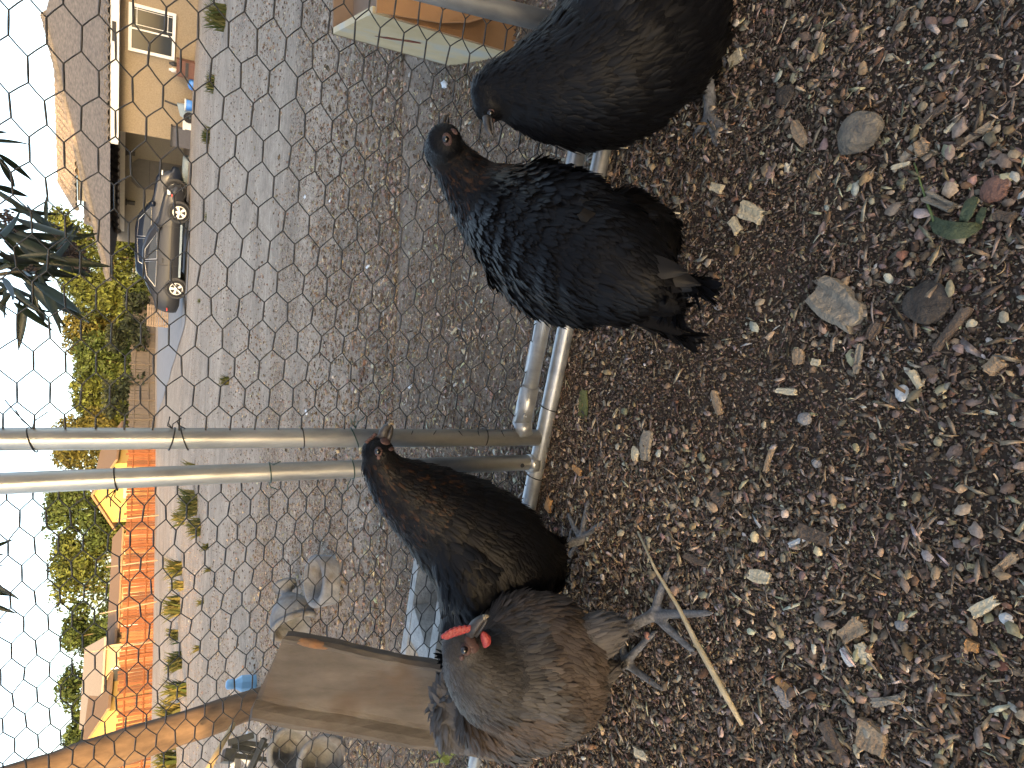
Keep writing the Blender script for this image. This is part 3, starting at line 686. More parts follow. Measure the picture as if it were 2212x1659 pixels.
# ---------------------------------------------------------------- unseen blockers behind the viewer, shaped to shade the yard
t = thing('shade_blocker', 'unseen building mass behind the viewer shaped to shade the yard', 'house', (4, -9, 0))
m = MB(); m.prism([(-.75, -8, -.2), (40, -8, -.2), (40, -8, 9), (20, -8, 8.6), (16.4, -8, 7.5), (11.7, -8, 5.6), (11.1, -8, 6.6), (10.6, -8, 7.3), (4, -8, 7.6), (.2, -8, 7.2), (-.75, -8, 6.2)], (0, -6, 0)); obj('wall', m, MT['stucco'], t)  # unseen mass; its outline is drawn to set the shadow edges
m = MB(); m.box((-13, -8, .44), 24.4, .25, 1.12); tag(recenter(obj('low_shade_blocker', m, MT['block'])), 'unseen low grey block added behind the viewer to shade the left', 'wall')  # unseen low blocker added to hold the sun off the left side

# ---------------------------------------------------------------- coop fence of galvanised pipe and hexagon wire
PR = .0165
def wire_panel(name, parent, s0, s1, zlo, zhi, sA, zA, ps, hr, tw, o=0.0, seed=3, edge=None):
    r = random.Random(seed); m = MB(); R_ = .00098
    k0 = int(math.floor((zlo-zA)/hr)); k1 = int(math.ceil((zhi-zA)/hr))
    def node(k, i, e):              # row k, cell i, e=0 right end, e=1 left end of the twisted edge
        rr = random.Random(hash((k, i, e, seed)) & 0xffffff)
        s = sA-i*ps-(ps/2 if k % 2 else 0)-(tw if e else 0); z = zA+k*hr
        bulge = .006*math.sin(s*9+1)*math.sin(z*7)
        s = s+rr.gauss(0, .0011); z = z+rr.gauss(0, .0009)
        return s, z, o+bulge+rr.gauss(0, .0006)
    def pt(n): return FP(*n)
    def ok(n): return s0 <= n[0] <= s1 and zlo <= n[1] <= zhi
    i0 = int(math.floor((sA-s1)/ps))-1; i1 = int(math.ceil((sA-s0)/ps))+1
    for k in range(k0, k1):
        for i in range(i0, i1):
            a, b = node(k, i, 0), node(k, i, 1)
            if ok(a) and ok(b):
                pa, pb = pt(a), pt(b); mids = [pa+(pb-pa)*f for f in (0, .33, .66, 1)]
                m.tube(mids, [R_*1.25, R_*1.5, R_*1.5, R_*1.25], 5, False)
            # diagonals upward from row k to row k+1
            if k % 2 == 0: up_l, up_r = node(k+1, i, 0), node(k+1, i-1, 1)
            else: up_l, up_r = node(k+1, i+1, 0), node(k+1, i, 1)
            for p, q in ((b, up_l), (a, up_r)):
                if ok(p) and ok(q): m.tube([pt(p), pt(((p[0]+q[0])/2, (p[1]+q[1])/2+.0006, (p[2]+q[2])/2)), pt(q)], R_, 5, False)
    return obj(name, m, MT['wire'], parent, True, False)
GS0, GS1, PS = -.5525, .168, -.6125
gate = thing('coop_gate', 'galvanised pipe gate filled with hexagon chicken wire', 'gate', FP((GS0+GS1)/2, 0))
TOPZ = 1.75
obj('stile', MB().tube([FP(GS0-.0035, .03), FP(GS0, .5), FP(GS0+.002, 1.0), FP(GS0, TOPZ)], PR, 20), MT['galv'], gate, True)
obj('stile', MB().tube([FP(GS1+.018, .03), FP(GS1+.003, .25), FP(GS1-.01, .5), FP(GS1-.02, TOPZ)], PR, 20), MT['galv'], gate, True)
obj('rail', MB().tube([FP(GS0+.012, .072), FP(-.2, .070), FP(GS1, .070)], PR*.98, 20), MT['galv'], gate, True)
obj('rail', MB().tube([FP(GS0, TOPZ), FP(GS1-.02, TOPZ)], PR, 16), MT['galv'], gate, True)
m = MB(); m.tube([FP(GS0+.03, .073), FP(GS0+.105, .071)], PR*1.13, 20); obj('sleeve', m, MT['galv'], gate, True)
m = MB(); m.tube([FP(GS0+.006, .066, -.006), FP(GS0+.034, .074)], [PR*1.02, PR*1.16], 18); obj('weld_collar', m, MT['galv'], gate, True)
for s, z in ((GS0+.05, .080), (-.58, 0)):
    if z: obj('rivet', MB().lathe([(.0048, 0), (.0048, .002), (.0022, .0022), (.002, -.001), (0, -.001)], FP(s, z, -PR*1.1), -FN, 12), MT['galv'], gate, True)
wire_panel('wire_mesh', gate, GS0+.004, GS1+.0, .062, TOPZ, -.2309, .6068, .0943, .01845, .0287, 0.0, 5)
panel = thing('coop_fence_panel', 'galvanised pipe fence panel with chicken wire left of the gate', 'fence', FP(-1.0, 0))
obj('post', MB().tube([FP(PS+.002, .012), FP(PS, .3), FP(PS-.004, .7), FP(PS-.009, 1.0), FP(PS-.01, TOPZ)], PR*.96, 20), MT['galv'], panel, True)
obj('bottom_rail', MB().tube([FP(-2.2, .016), FP(-1.0, .018), FP(PS, .018), FP(-.2, .017), FP(.42, .016)], PR, 22), MT['galv'], panel, True)
obj('top_rail', MB().tube([FP(-2.2, TOPZ+.05), FP(.42, TOPZ+.05)], PR, 16), MT['galv'], panel, True)
obj('post', MB().tube([FP(.245, .0), FP(.235, TOPZ+.05)], PR, 18), MT['galv'], panel, True)
obj('post', MB().tube([FP(-2.15, .0), FP(-2.15, TOPZ+.05)], PR, 18), MT['galv'], panel, True)
obj('socket', MB().tube([FP(PS, .022), FP(PS, .042)], [PR*1.22, PR*1.1], 18), MT['galv'], panel, True)
obj('bolt_hole', MB().ball(FP(PS+.003, .062, -PR*.93), .0045, .004, .0045, 8, 6), MT['dark'], panel)
wire_panel('wire_mesh', panel, -2.1, PS+.0, .02, TOPZ, -.6647, .8206, .0922, .01575, .0262, 0.0, 9)
# twisted ties round the pipes
def ring(s, z, pr, parent, mt, tailv=None, tilt=0.0, rw=.0011):
    pts = []
    for k in range(17):
        th = 2*math.pi*k/16
        pts.append(FP(s, z)+FD*math.cos(th)*(pr+rw)-FN*math.sin(th)*(pr+rw)+UP*(tilt*math.cos(th)))
    m = MB(); m.tube(pts, rw, 5, False)
    if tailv:
        for (ds, dz, do) in tailv: 
            b = FP(s, z)+FD*(pr+.001 if ds > 0 else -(pr+.001)); m.tube([b, b+FD*ds*.5+UP*(dz*.4+.004)+FN*do, b+FD*ds+UP*dz+FN*do], rw*.8, 5)
    return obj('wire_tie', m, mt, parent, True, False)
ring(GS0, .868, PR, gate, MT['wire'], [(.03, .018, -.004), (.028, -.02, -.004), (.045, .03, -.004)], .006)
ring(GS0, .690, PR, gate, MT['wire'], [(.02, -.012, -.006), (.012, .006, -.004), (.022, .004, -.006)], -.004)
ring(GS0, .672, PR, gate, MT['wire'], [(.015, .012, -.006)], .006)
ring(GS0, .492, PR, gate, MT['wire'], None, .002)
ring(GS0, .403, PR, gate, MT['tie'], [(.02, .012, -.004), (.026, .004, -.004), (.024, -.012, -.004)], .008)
ring(GS0, .15, PR, gate, MT['wire'], [(.02, -.012, -.004), (.015, .02, -.004)], 0)
ring(PS-.006, .764, PR, panel, MT['wire'], [(-.012, .012, -.006), (-.02, -.008, -.006), (-.026, .006, -.006)], .003)
ring(PS-.003, .54, PR, panel, MT['tie'], [(-.012, -.014, -.006), (.012, -.012, -.02)], .002)
ring(PS-.002, .40, PR, panel, MT['tie'], [(-.02, .006, -.006)], .002)
def rtie(s, z, parent):
    pts = [FP(s, z)+UP*math.cos(2*math.pi*k/16)*(PR+.001)-FN*math.sin(2*math.pi*k/16)*(PR+.001)+FD*.004*math.cos(2*math.pi*k/16) for k in range(17)]
    obj('wire_tie', MB().tube(pts, .0011, 5, False), MT['wire'], parent, True, False)
rtie(GS0+.068, .072, gate); rtie(PS-.03, .018, panel); rtie(PS+.12, .018, panel); rtie(-.2, .07, gate)
# loose wire ends bent round the stile
m = MB(); rr = random.Random(4)
for z in (.12, .17, .21, .255, .30):
    b = FP(GS0+.016, z, -.008); m.tube([b, b-FD*.012-FN*.006+UP*rr.uniform(-.012, .012), b-FD*.02-FN*.004+UP*rr.uniform(-.03, .03)], .0009, 5)
obj('wire_end', m, MT['wire'], gate, True, False)

# ---------------------------------------------------------------- things near the fence
# channel board leaning inside the run
bt = P(579, 1451, 1.262); bb_ = G(1175, 1562, .0)
ba = unit(bt-bb_); bx = unit(FD-ba*(FD @ ba)); bn = np.cross(bx, ba); bn = bn if bn[1] < 0 else -bn
L = np.linalg.norm(bt-bb_); W = .182
B = lambda s, l, o: bb_+ba*l+bx*s+bn*o
brd = thing('channel_board', 'weathered brown channel board leaning against the wire behind the grey hen', 'board', bb_)
prof = [(-W/2, -.004), (-W/2, .022), (-W/2+.012, .026), (-W/2+.022, .018), (-W/2+.030, .004), (-W/2+.036, .007), (-W/2+.042, .004), (W/2-.022, .003), (W/2-.014, .014), (W/2-.004, .018), (W/2, .010), (W/2, -.004)]
m = MB(); n = 26; rr = random.Random(3)
for j in range(n+1):
    l = L*j/n
    for s, o in prof:
        dl = (rr.uniform(-.006, .004)+.006*math.sin(s*60)) if j == n else 0
        m.v.append(T(B(s*(1+.02*math.sin(l*30))+.001*rr.uniform(-1, 1), l+dl, o+.0012*rr.uniform(-1, 1))))
k = len(prof); m.f = [(j*k+i, j*k+(i+1) % k, (j+1)*k+(i+1) % k, (j+1)*k+i) for j in range(n) for i in range(k)]+[tuple(range(k)), tuple(range(n*k, n*k+k))]
obj('web', m, MT['beam'], brd)
m = MB(); m.ball(B(W/2-.006, L-.055, .011), .034, .008, .009, 12, 6, (ba, bx, bn)); obj('painted_sun_fleck', m, MT['fleck'], brd, True)  # sun fleck on the top corner, put in as an orange patch
# concrete block lying behind the wire
cb0 = G(897, 1187, .15); cb1 = G(867, 1398, .15); cx = unit([cb1[0]-cb0[0], cb1[1]-cb0[1], 0]); cy = np.array([-cx[1], cx[0], 0]); cy = cy if cy[1] < 0 else -cy
cb0 = cb0-cx*.03; blk = thing('concrete_block', 'pale hollow concrete block behind the wire next to the leaning board', 'block', cb0*[1, 1, 0])
Bk = lambda a, d, z: cb0*[1, 1, 0]+cx*a+cy*d+UP*z
LB, WB, TW = .40, .195, .032
m = MB()
for d in (TW/2, WB-TW/2): m.box(Bk(LB/2, d, .06), LB, TW, .18, cx, cy)
for a, tw in ((TW/2, TW), (LB*.56, .05), (LB-TW/2, TW)): m.box(Bk(a, WB/2, .0585), tw, WB-2*TW-.002, .18, cx, cy)
m.prism([Bk(LB*.40, TW+.001, -.02), Bk(LB*.5, TW+.001, -.02), Bk(LB*.66, WB-TW-.001, -.02), Bk(LB*.52, WB-TW-.001, -.02)], UP*.169)
obj('shell', m, MT['block'], blk)
# tipped concrete urns
def urn(name, label, x, y, ax, r, dz=0.0, gx=None):
    c = G(x, y, 0); c[2] = gz(c[0], c[1])+r*.86+dz; ax = unit(ax); t = thing(name, label, 'urn', (c[0], c[1], float(gz(c[0], c[1]))))
    b = c-ax*r*.9
    obj('bowl', MB().lathe([(0, 0), (r*.30, 0), (r*.42, r*.1), (r*.75, r*.45), (r*.98, r*.95), (r*1.02, r*1.35), (r*1.0, r*1.55), (r*.86, r*1.55), (r*.86, r*1.2), (r*.62, r*.55), (0, r*.4)], b, ax, 30), MT['concrete'], t, True)
    obj('rim', MB().lathe([(r*.99, r*1.48), (r*1.14, r*1.54), (r*1.14, r*1.70), (r*1.0, r*1.74), (r*.88, r*1.68), (r*.86, r*1.5)], b, ax, 30), MT['concrete'], t, True)
    obj('foot', MB().lathe([(0, -r*.62), (r*.55, -r*.62), (r*.55, -r*.45), (r*.30, -r*.32), (r*.22, -r*.1), (r*.32, r*.04)], b, ax, 26), MT['concrete'], t, True)
    return t
urn('concrete_urn', 'tipped grey concrete urn lying on the dirt beyond the leaning board', 672, 1318, (-.62, -.70, -.10), .105)
urn('concrete_urn', 'grey concrete urn with dark open mouth at the left edge', 668, 1622, (.55, -.62, .05), .10)
urn('concrete_urn', 'lower grey concrete urn with dark mouth nearest the left edge', 738, 1640, (.45, -.75, .18), .088)
# broken planter ring beside the first urn
c = G(722, 1252, 0); pl = thing('planter_ring', 'broken low concrete planter ring half sunk beside the tipped urn', 'planter', c)
obj('ring', MB().lathe([(.10, -.03), (.11, .09), (.085, .10), (.075, .0)], c, (.1, -.25, 1), 28), MT['concrete'], pl, True)
# log post
lg = thing('log_post', 'leaning round wooden post with sunlit top at the left edge', 'post', P(600, 1503, 4.85)*[1, 1, 0])
p0, p1, p2 = P(640, 1492, 4.88), P(297, 1603, 4.65), P(-150, 1748, 4.4)
m = MB(); pts = [p0+(p1-p0)*f for f in np.linspace(0, 1, 9)]+[p1+(p2-p1)*f for f in np.linspace(.12, 1, 9)]
pts = [p+np.array([rnd.uniform(-.006, .006), 0, 0]) for p in pts]
m.tube(pts, [.098+.006*rnd.uniform(-1, 1) for _ in pts], 22); obj('trunk', m, MT['log'], lg, True)
# blue bottle
c = G(553, 1474, 0); t = thing('plastic_bottle', 'small pale blue plastic bottle standing beside the wooden post', 'bottle', c)
obj('body', MB().lathe([(0, 0), (.05, 0), (.055, .02), (.055, .10), (.03, .14), (.025, .145)], c, (.1, 0, 1), 8), MT['lblue'], t)
obj('cap', MB().lathe([(.026, .14), (.034, .15), (.034, .19), (.02, .2), (0, .2)], c, (.1, 0, 1), 10), MT['lblue'], t, True)
# bamboo stick and black stand at the left edge
tag(recenter(obj('bamboo_stick', MB().tube([P(505, 1565, 4.3), P(478, 1610, 4.1), P(440, 1680, 3.9)], [.014, .016, .018], 10), MT['bamboo'], None, True)), 'tan bamboo stick propped up at the left edge', 'stick')
c = G(612, 1650, 0); Ys = c[1]; t = thing('plant_stand', 'black metal stand with a white tray at the left edge', 'stand', c)
def PX(x, y, d=0.0): return P(x, y, Ys+d)
obj('rail', MB().tube([PX(548, 1588), PX(492, 1605)], .022, 4), MT['blackm'], t); obj('rail', MB().tube([PX(571, 1596, -.02), PX(525, 1700, -.02)], .02, 4), MT['blackm'], t)
obj('post', MB().tube([PX(560, 1626), PX(500, 1612)], .02, 4), MT['blackm'], t); obj('post', MB().tube([PX(482, 1632), PX(505, 1634)], .045, 4), MT['blackm'], t)
for y in (1602, 1632, 1665, 1700): obj('leg', MB().tube([PX(505, y), PX(612, y+14)], .016, 4), MT['blackm'], t)
obj('shelf', MB().prism([PX(507, 1632), PX(505, 1700), PX(522, 1700, .25), PX(520, 1630, .25)], UP*.02), MT['white'], t)
obj('tray', MB().prism([PX(540, 1600), PX(520, 1640), PX(534, 1655), PX(556, 1606)], np.array([0, .12, 0])), MT['white'], t)
# box of pale board and cardboard right of the gate
N0 = G(1107, 118); Fr = G(973, 144); fz = .334
bx_ = thing('cardboard_box', 'pale sided box with torn orange cardboard front beyond the gate', 'box', N0)
rx = np.array([.93, .10, 0.]); fdv = unit([Fr[0]-N0[0], Fr[1]-N0[1], 0]); ll = np.linalg.norm((Fr-N0)[:2])
obj('side_panel', MB().prism([N0, Fr, Fr+UP*fz, N0+UP*fz], rx*.018), MT['pale'], bx_)
q = N0-fdv*.02
obj('front_panel', MB().prism([q+UP*.0, q+rx*.62, q+rx*.62+UP*.30, q+UP*.30], fdv*.012), MT['card'], bx_)
obj('back_panel', MB().prism([Fr, Fr+rx*.62, Fr+rx*.62+UP*fz, Fr+UP*fz], -fdv*.015), MT['card_d'], bx_)
obj('lid', MB().prism([N0+UP*(fz-.06)+rx*.02, N0+rx*.62+UP*(fz-.06), Fr+rx*.62+UP*(fz-.06), Fr+UP*(fz-.06)+rx*.02], UP*.008), MT['card_d'], bx_)
fl = [q+UP*.335-rx*.004-fdv*.01, q+UP*.32+rx*.6-fdv*.01, q+rx*.6+UP*.10-fdv*.06, q+rx*.20+UP*.12-fdv*.055, q+rx*.10+UP*.10-fdv*.055, q+rx*.075+UP*.115-fdv*.052, q+rx*.055+UP*.10-fdv*.05, q+rx*.03+UP*.14-fdv*.045, q+rx*.012+UP*.2-fdv*.03]
obj('torn_flap', MB().prism(fl, -fdv*.006), MT['card'], bx_)
sx = lambda a, z: N0+(Fr-N0)*a+UP*z-rx*.002
obj('stain', MB().prism([sx(.62, .262), sx(.58, .245), sx(.55, .24), sx(.50, .21), sx(.45, .196), sx(.42, .17), sx(.44, .165), sx(.49, .182), sx(.53, .205), sx(.58, .222), sx(.61, .24)], rx*.001), MT['stain'], bx_)
# white feather and shell scraps on the dirt
def scrap(name, x, y, lx, wd, ang, mt, label, cat, lift=.012, seed=0, n=9, curl=.3):
    c = G(x, y, 0); c[2] = float(gz(c[0], c[1])); r = random.Random(seed); sc_ = axial(c)/F
    a, l, w_ = math.radians(ang), lx*sc_, wd*sc_
    d = np.array([math.cos(a), math.sin(a), 0]); e = np.array([-d[1], d[0], 0]); up, lo = [], []
    for i in range(n):
        f = i/(n-1); h = w_/2*(math.sin(math.pi*min(1, f*.92+.06))**.6)*r.uniform(.75, 1.1); z = lift*(.4+curl*math.sin(math.pi*f))
        up.append(c+d*l*(f-.5)+e*h+UP*z); lo.append(c+d*l*(f-.5)-e*h*r.uniform(.8, 1.1)+UP*(z*.6+.002))
    mid_ = [(u+v)/2+UP*.004 for u, v in zip(up, lo)]; m = MB(); m.v = [T(v) for v in up+mid_+lo]
    m.f = [(i, i+1, n+i+1, n+i) for i in range(n-1)]+[(n+i, n+i+1, 2*n+i+1, 2*n+i) for i in range(n-1)]
    o = obj(name, m, mt, None, True); md = o.modifiers.new('t', 'SOLIDIFY'); md.thickness = .0015
    return tag(recenter(o), label, cat)
for i, (x, y, l, w_, a, lab) in enumerate(((965, 183, 40, 18, 60, 'white feather lying on the dirt left of the cardboard box'), (660, 425, 24, 10, 80, 'white feather scrap on the dirt below the parked sedan'), (716, 433, 20, 8, 100, 'small white feather beside the larger white scrap'), (797, 576, 26, 9, 95, 'white feather scrap halfway between the sedan and the center hen'),
        (664, 890, 26, 12, 70, 'white feather on the dirt just right of the gate stile'), (893, 835, 24, 10, 100, 'white scrap among straw near the lower gate stile'), (655, 1195, 40, 15, 40, 'pale bark scrap on the dirt left of the gate post'), (985, 715, 34, 14, 110, 'curled pale leaf on the dirt beyond the middle of the gate'), (1010, 760, 30, 12, 70, 'pale shaving beside the curled leaf beyond the gate'))):
    scrap('feather' if 'feather' in lab else 'scrap', x, y, l, w_, a, MT['feather_w'] if 'white' in lab else MT['hose'], lab, 'feather' if 'feather' in lab else 'scrap', seed=i)
# green blades at the left
for i, (x0, y0, x1, y1, lab) in enumerate(((985, 1625, 925, 1648, 'bright green leaf blade by the rail at the left edge'), (968, 1650, 930, 1590, 'crossing green leaf blade at the left edge'))):
    a, b = P(x0, y0, 1.52), P(x1, y1, 1.56); wv = unit(np.cross(b-a, (0, 1, .3)))*.011
    m = MB(); m.v = [T(v) for v in (a-wv*.5, a+wv*.5, (a+b)/2+wv+[0, -.01, 0], (a+b)/2-wv+[0, -.01, 0], b)]; m.f = [(0, 1, 2, 3), (3, 2, 4)]
    o = obj('leaf_blade', m, MT['gleaf']); o.modifiers.new('t', 'SOLIDIFY').thickness = .0012; tag(recenter(o), lab, 'leaf')

# ---------------------------------------------------------------- overhanging branch
def leafmesh():
    m = MB(); n = 9; 
    for i in range(n):
        f = i/(n-1); w_ = .072*(math.sin(math.pi*f**.8)**.9)+.004; z = -.16*f*f
        m.v += [(f, -w_, z+.02), (f, 0, z-.012), (f, w_, z+.02)]
    m.f = [(3*i+j, 3*i+j+1, 3*i+j+4, 3*i+j+3) for i in range(n-1) for j in (0, 1)]
    return m
lm = leafmesh(); leaf_me = bpy.data.meshes.new('leaf'); leaf_me.from_pydata(lm.v, [], lm.f); leaf_me.materials.append(MT['oleaf']); leaf_me.polygons.foreach_set('use_smooth', [True]*len(leaf_me.polygons))
def branch(label, pts, leaves, heads=()):
    W0 = [P(*p) for p in pts]; t = thing('leafy_branch', label, 'branch', W0[-1]); o = root_org(t)
    obj('stem', MB().tube(W0, list(np.linspace(.006, .0025, len(W0))), 7), MT['stem'], t, True)
    for (x0, y0, Y0, x1, y1, Y1) in leaves:
        a, b = P(x0, y0, Y0), P(x1, y1, Y1); L = np.linalg.norm(b-a); ax = (b-a)/L
        sd_ = unit(np.cross(ax, (rnd.uniform(-.5, .5), 1, rnd.uniform(-.6, .6)))); nn = np.cross(ax, sd_)
        ob = bpy.data.objects.new('leaf', leaf_me); col.objects.link(ob); ob.parent = t
        mm = Matrix.Identity(4)
        for r in range(3): mm[r][0] = ax[r]*L; mm[r][1] = sd_[r]*L; mm[r][2] = nn[r]*L*rnd.choice((-1, 1)); mm[r][3] = a[r]-o[r]
        ob.matrix_local = mm
    for (x, y, Y, rad) in heads:
        c = P(x, y, Y); m = MB(); r = random.Random(int(x*7+y)); s = rad*axial(c)/F
        for k in range(46):
            d = np.array([r.gauss(0, 1), r.gauss(0, 1), r.gauss(0, 1)]); d = d/np.linalg.norm(d)*s*r.uniform(.3, 1); m.ball(c+d, s*.13, s*.1, s*.2, 6, 4)
        for k in range(10):
            d = np.array([r.gauss(0, 1), r.gauss(0, 1), r.gauss(0, 1)]); m.tube([c, c+d/np.linalg.norm(d)*s*.9], s*.03, 4)
        obj('dried_flower', m, MT['dryfl'], t)
    return t
LV = []
r = random.Random(5)
fan = [(-20, 400, 88, 438), (-10, 330, 40, 395), (20, 480, 160, 548), (5, 500, 150, 570), (40, 505, 170, 520), (0, 540, 140, 590), (60, 540, 185, 530), (20, 565, 175, 600), (-15, 520, 110, 500),
       (70, 600, 205, 660), (60, 620, 190, 640), (50, 610, 170, 690), (30, 640, 120, 680), (80, 590, 215, 625), (100, 560, 210, 600), (45, 640, 60, 730), (30, 640, 40, 705), (15, 620, 0, 690), (60, 640, 110, 700), (90, 630, 165, 680),
       (-10, 575, 95, 560), (-20, 600, 80, 610), (0, 600, 100, 640), (-25, 640, 40, 660), (120, 540, 160, 480), (100, 480, 60, 430), (110, 500, 70, 470), (130, 520, 215, 505), (85, 575, 60, 520), (-30, 560, 60, 575), (20, 450, 120, 470), (-30, 460, 60, 480), (-20, 480, 95, 505), (60, 590, 150, 620), (75, 610, 140, 665), (20, 590, 110, 610), (40, 560, 130, 560)]
for k, (x0, y0, x1, y1) in enumerate(fan):
    Y = 1.75+r.uniform(-.12, .15); LV.append((x0, y0, Y, x1, y1, Y+r.uniform(-.1, .1)))
for (x0, y0, x1, y1) in list(fan):
    for _ in range(1):
        Y = 1.75+r.uniform(-.15, .2); dx, dy = r.uniform(-18, 18), r.uniform(-22, 22); LV.append((x0+dx*.6, y0+dy*.6, Y, x1+dx*1.2-10, y1+dy*1.3, Y+r.uniform(-.1, .1)))
branch('dark green long leaved branch with dried flowers hanging at the upper right', [(-260, 640, 1.8), (-120, 610, 1.78), (20, 590, 1.77), (90, 580, 1.76), (140, 540, 1.75)], LV, [(150, 555, 1.72, 34), (178, 575, 1.74, 22), (15, 470, 1.7, 18), (20, 500, 1.72, 16), (120, 500, 1.7, 12), (70, 585, 1.7, 14)])
LV = [(-40, 1255, 1.6, 62, 1249, 1.62), (-40, 1190, 1.6, 35, 1189, 1.6), (-30, 1205, 1.6, 15, 1196, 1.6), (-40, 1300, 1.6, 36, 1325, 1.6), (-50, 1275, 1.6, 25, 1262, 1.58), (-40, 1320, 1.6, 18, 1332, 1.6), (-60, 1230, 1.6, 10, 1215, 1.6)]
branch('few dark leaf tips hanging in the sky at the left', [(-260, 1290, 1.62), (-120, 1265, 1.61), (-30, 1255, 1.6)], LV)
LV = [(-40, 285, 1.4, 30, 300, 1.42), (-40, 305, 1.4, 60, 330, 1.42), (-40, 250, 1.4, 8, 290, 1.4)]
branch('thin dark leaf tips hanging in the sky at the right', [(-200, 240, 1.42), (-90, 270, 1.41), (-35, 290, 1.4)], LV)

# ---------------------------------------------------------------- hens
def ico():
    bm = bmesh.new(); bmesh.ops.create_icosphere(bm, subdivisions=3, radius=1.0)
    bm.verts.ensure_lookup_table(); v = np.array([tuple(a.co) for a in bm.verts]); f = np.array([[a.index for a in b.verts] for b in bm.faces]); bm.free(); return v, f
ICOV, ICOF = ico()
def spheres_mesh(cen, rad):
    V = (ICOV[None]*rad[:, None, None]+cen[:, None]).reshape(-1, 3)
    Fm = (ICOF[None]+np.arange(len(cen))[:, None, None]*len(ICOV)).reshape(-1, 3); return V, Fm
def remesh(V, Fm, vox, smooth_it):
    me = bpy.data.meshes.new('tmp'); me.from_pydata(V.tolist(), [], Fm.tolist()); o = bpy.data.objects.new('tmp', me); col.objects.link(o)
    md = o.modifiers.new('r', 'REMESH'); md.mode = 'VOXEL'; md.voxel_size = vox
    s = o.modifiers.new('s', 'SMOOTH'); s.factor = .5; s.iterations = smooth_it
    dg = bpy.context.evaluated_depsgraph_get(); ev = o.evaluated_get(dg); m2 = ev.to_mesh()
    n = len(m2.vertices); v = np.empty(n*3, np.float32); m2.vertices.foreach_get('co', v)
    nr = np.empty(n*3, np.float32); m2.vertices.foreach_get('normal', nr)
    q = np.array([list(p.vertices)[:4] if len(p.vertices) == 4 else list(p.vertices)+[p.vertices[-1]] for p in m2.polygons], np.int32)
    ev.to_mesh_clear(); bpy.data.objects.remove(o); bpy.data.meshes.remove(me)
    return v.reshape(-1, 3).astype(float), nr.reshape(-1, 3).astype(float), q
def chain(knots, dens=.4):
    """knots: world points + metric radii -> dense spheres along a Catmull-Rom curve"""
    K = [np.array(k, float) for k in knots]
    if len(K) == 1: return np.array([K[0]]), np.array([[0, 0, -1.]])
    out, tg = [], []
    for i in range(len(K)-1):
        p0, p1, p2, p3 = K[max(i-1, 0)], K[i], K[i+1], K[min(i+2, len(K)-1)]
        n = max(2, int(np.linalg.norm((p2-p1)[:3])/(dens*max(.002, min(p1[3], p2[3])))))
        for j in range(n+(1 if i == len(K)-2 else 0)):
            t = j/n; t2, t3 = t*t, t*t*t
            c = .5*((2*p1)+(-p0+p2)*t+(2*p0-5*p1+4*p2-p3)*t2+(-p0+3*p1-3*p2+p3)*t3)
            c[3] = max(c[3], .5*min(p1[3], p2[3])); out.append(c)
            d = (p2-p1)[:3]; tg.append(d/(np.linalg.norm(d)+1e-9))
    return np.array(out), np.array(tg)
def feather_batch(pos, tdir, nrm, L, W, lift, cols, seed=0):
    """many small body feathers: 5 x 3 vertices each"""
    n = len(pos); side = np.cross(nrm, tdir); side /= np.linalg.norm(side, axis=1)[:, None]+1e-9
    f = np.array([0, .28, .58, .84, 1.0]); wp = np.array([.35, .85, 1.0, .78, .12])
    zz = np.array([-.05, .005, .028, .03, .008])
    V = np.empty((n, 5, 3, 3))
    for i in range(5):
        c = pos+tdir*(L*f[i])[:, None]+nrm*(zz[i]*L*lift)[:, None]
        for j, s in enumerate((-1, 0, 1)):
            V[:, i, j] = c+side*(W*.5*wp[i]*s)[:, None]-nrm*(abs(s)*W*.14*wp[i])[:, None]
    base = np.arange(n)[:, None, None]*15
    q = np.array([[i*3+j, i*3+j+1, i*3+j+4, i*3+j+3] for i in range(4) for j in (0, 1)])
    sh = np.array([.9, .95, 1.0, 1.03, 1.05])
    C_ = (cols[:, None, None, :]*sh[None, :, None, None]*np.array([.97, 1.05, .97])[None, None, :, None])
    return V.reshape(-1, 3), (q[None]+base).reshape(-1, 4), np.broadcast_to(C_, (n, 5, 3, 3)).reshape(-1, 3)
def big_feather(name, a, b, wd, bend, nrm, mt_cols, parent, seed=0):
    """one long wing or tail feather from a to b"""
    r = random.Random(seed); a, b = np.asarray(a), np.asarray(b); ax = b-a; L = np.linalg.norm(ax); ax = ax/L
    nrm = unit(nrm-ax*(nrm @ ax)); sd_ = np.cross(nrm, ax); n = 12; V, Q, C_ = [], [], []
    for i in range(n):
        f = i/(n-1); w_ = wd*.5*(min(1, .35+f*1.6))*(1-max(0, (f-.45)/.55)**2*.93)
        for j, s in enumerate((-1, -.5, 0, .5, 1)):
            V.append(a+ax*L*f+nrm*(bend*L*math.sin(f*2.2))+sd_*w_*s*(1.25 if s > 0 else .8)-nrm*abs(s)*wd*.06+sd_*bend*L*.25*f*f)
            k = (1.12 if s == 0 else 1.0)*(.85+.3*f)*r.uniform(.9, 1.1); C_.append(np.array(mt_cols)*k)
    Q = [(i*5+j, i*5+j+1, i*5+j+6, i*5+j+5) for i in range(n-1) for j in range(4)]
    return npmesh(name, V, Q, np.array(C_), A_plume, parent, True, True)
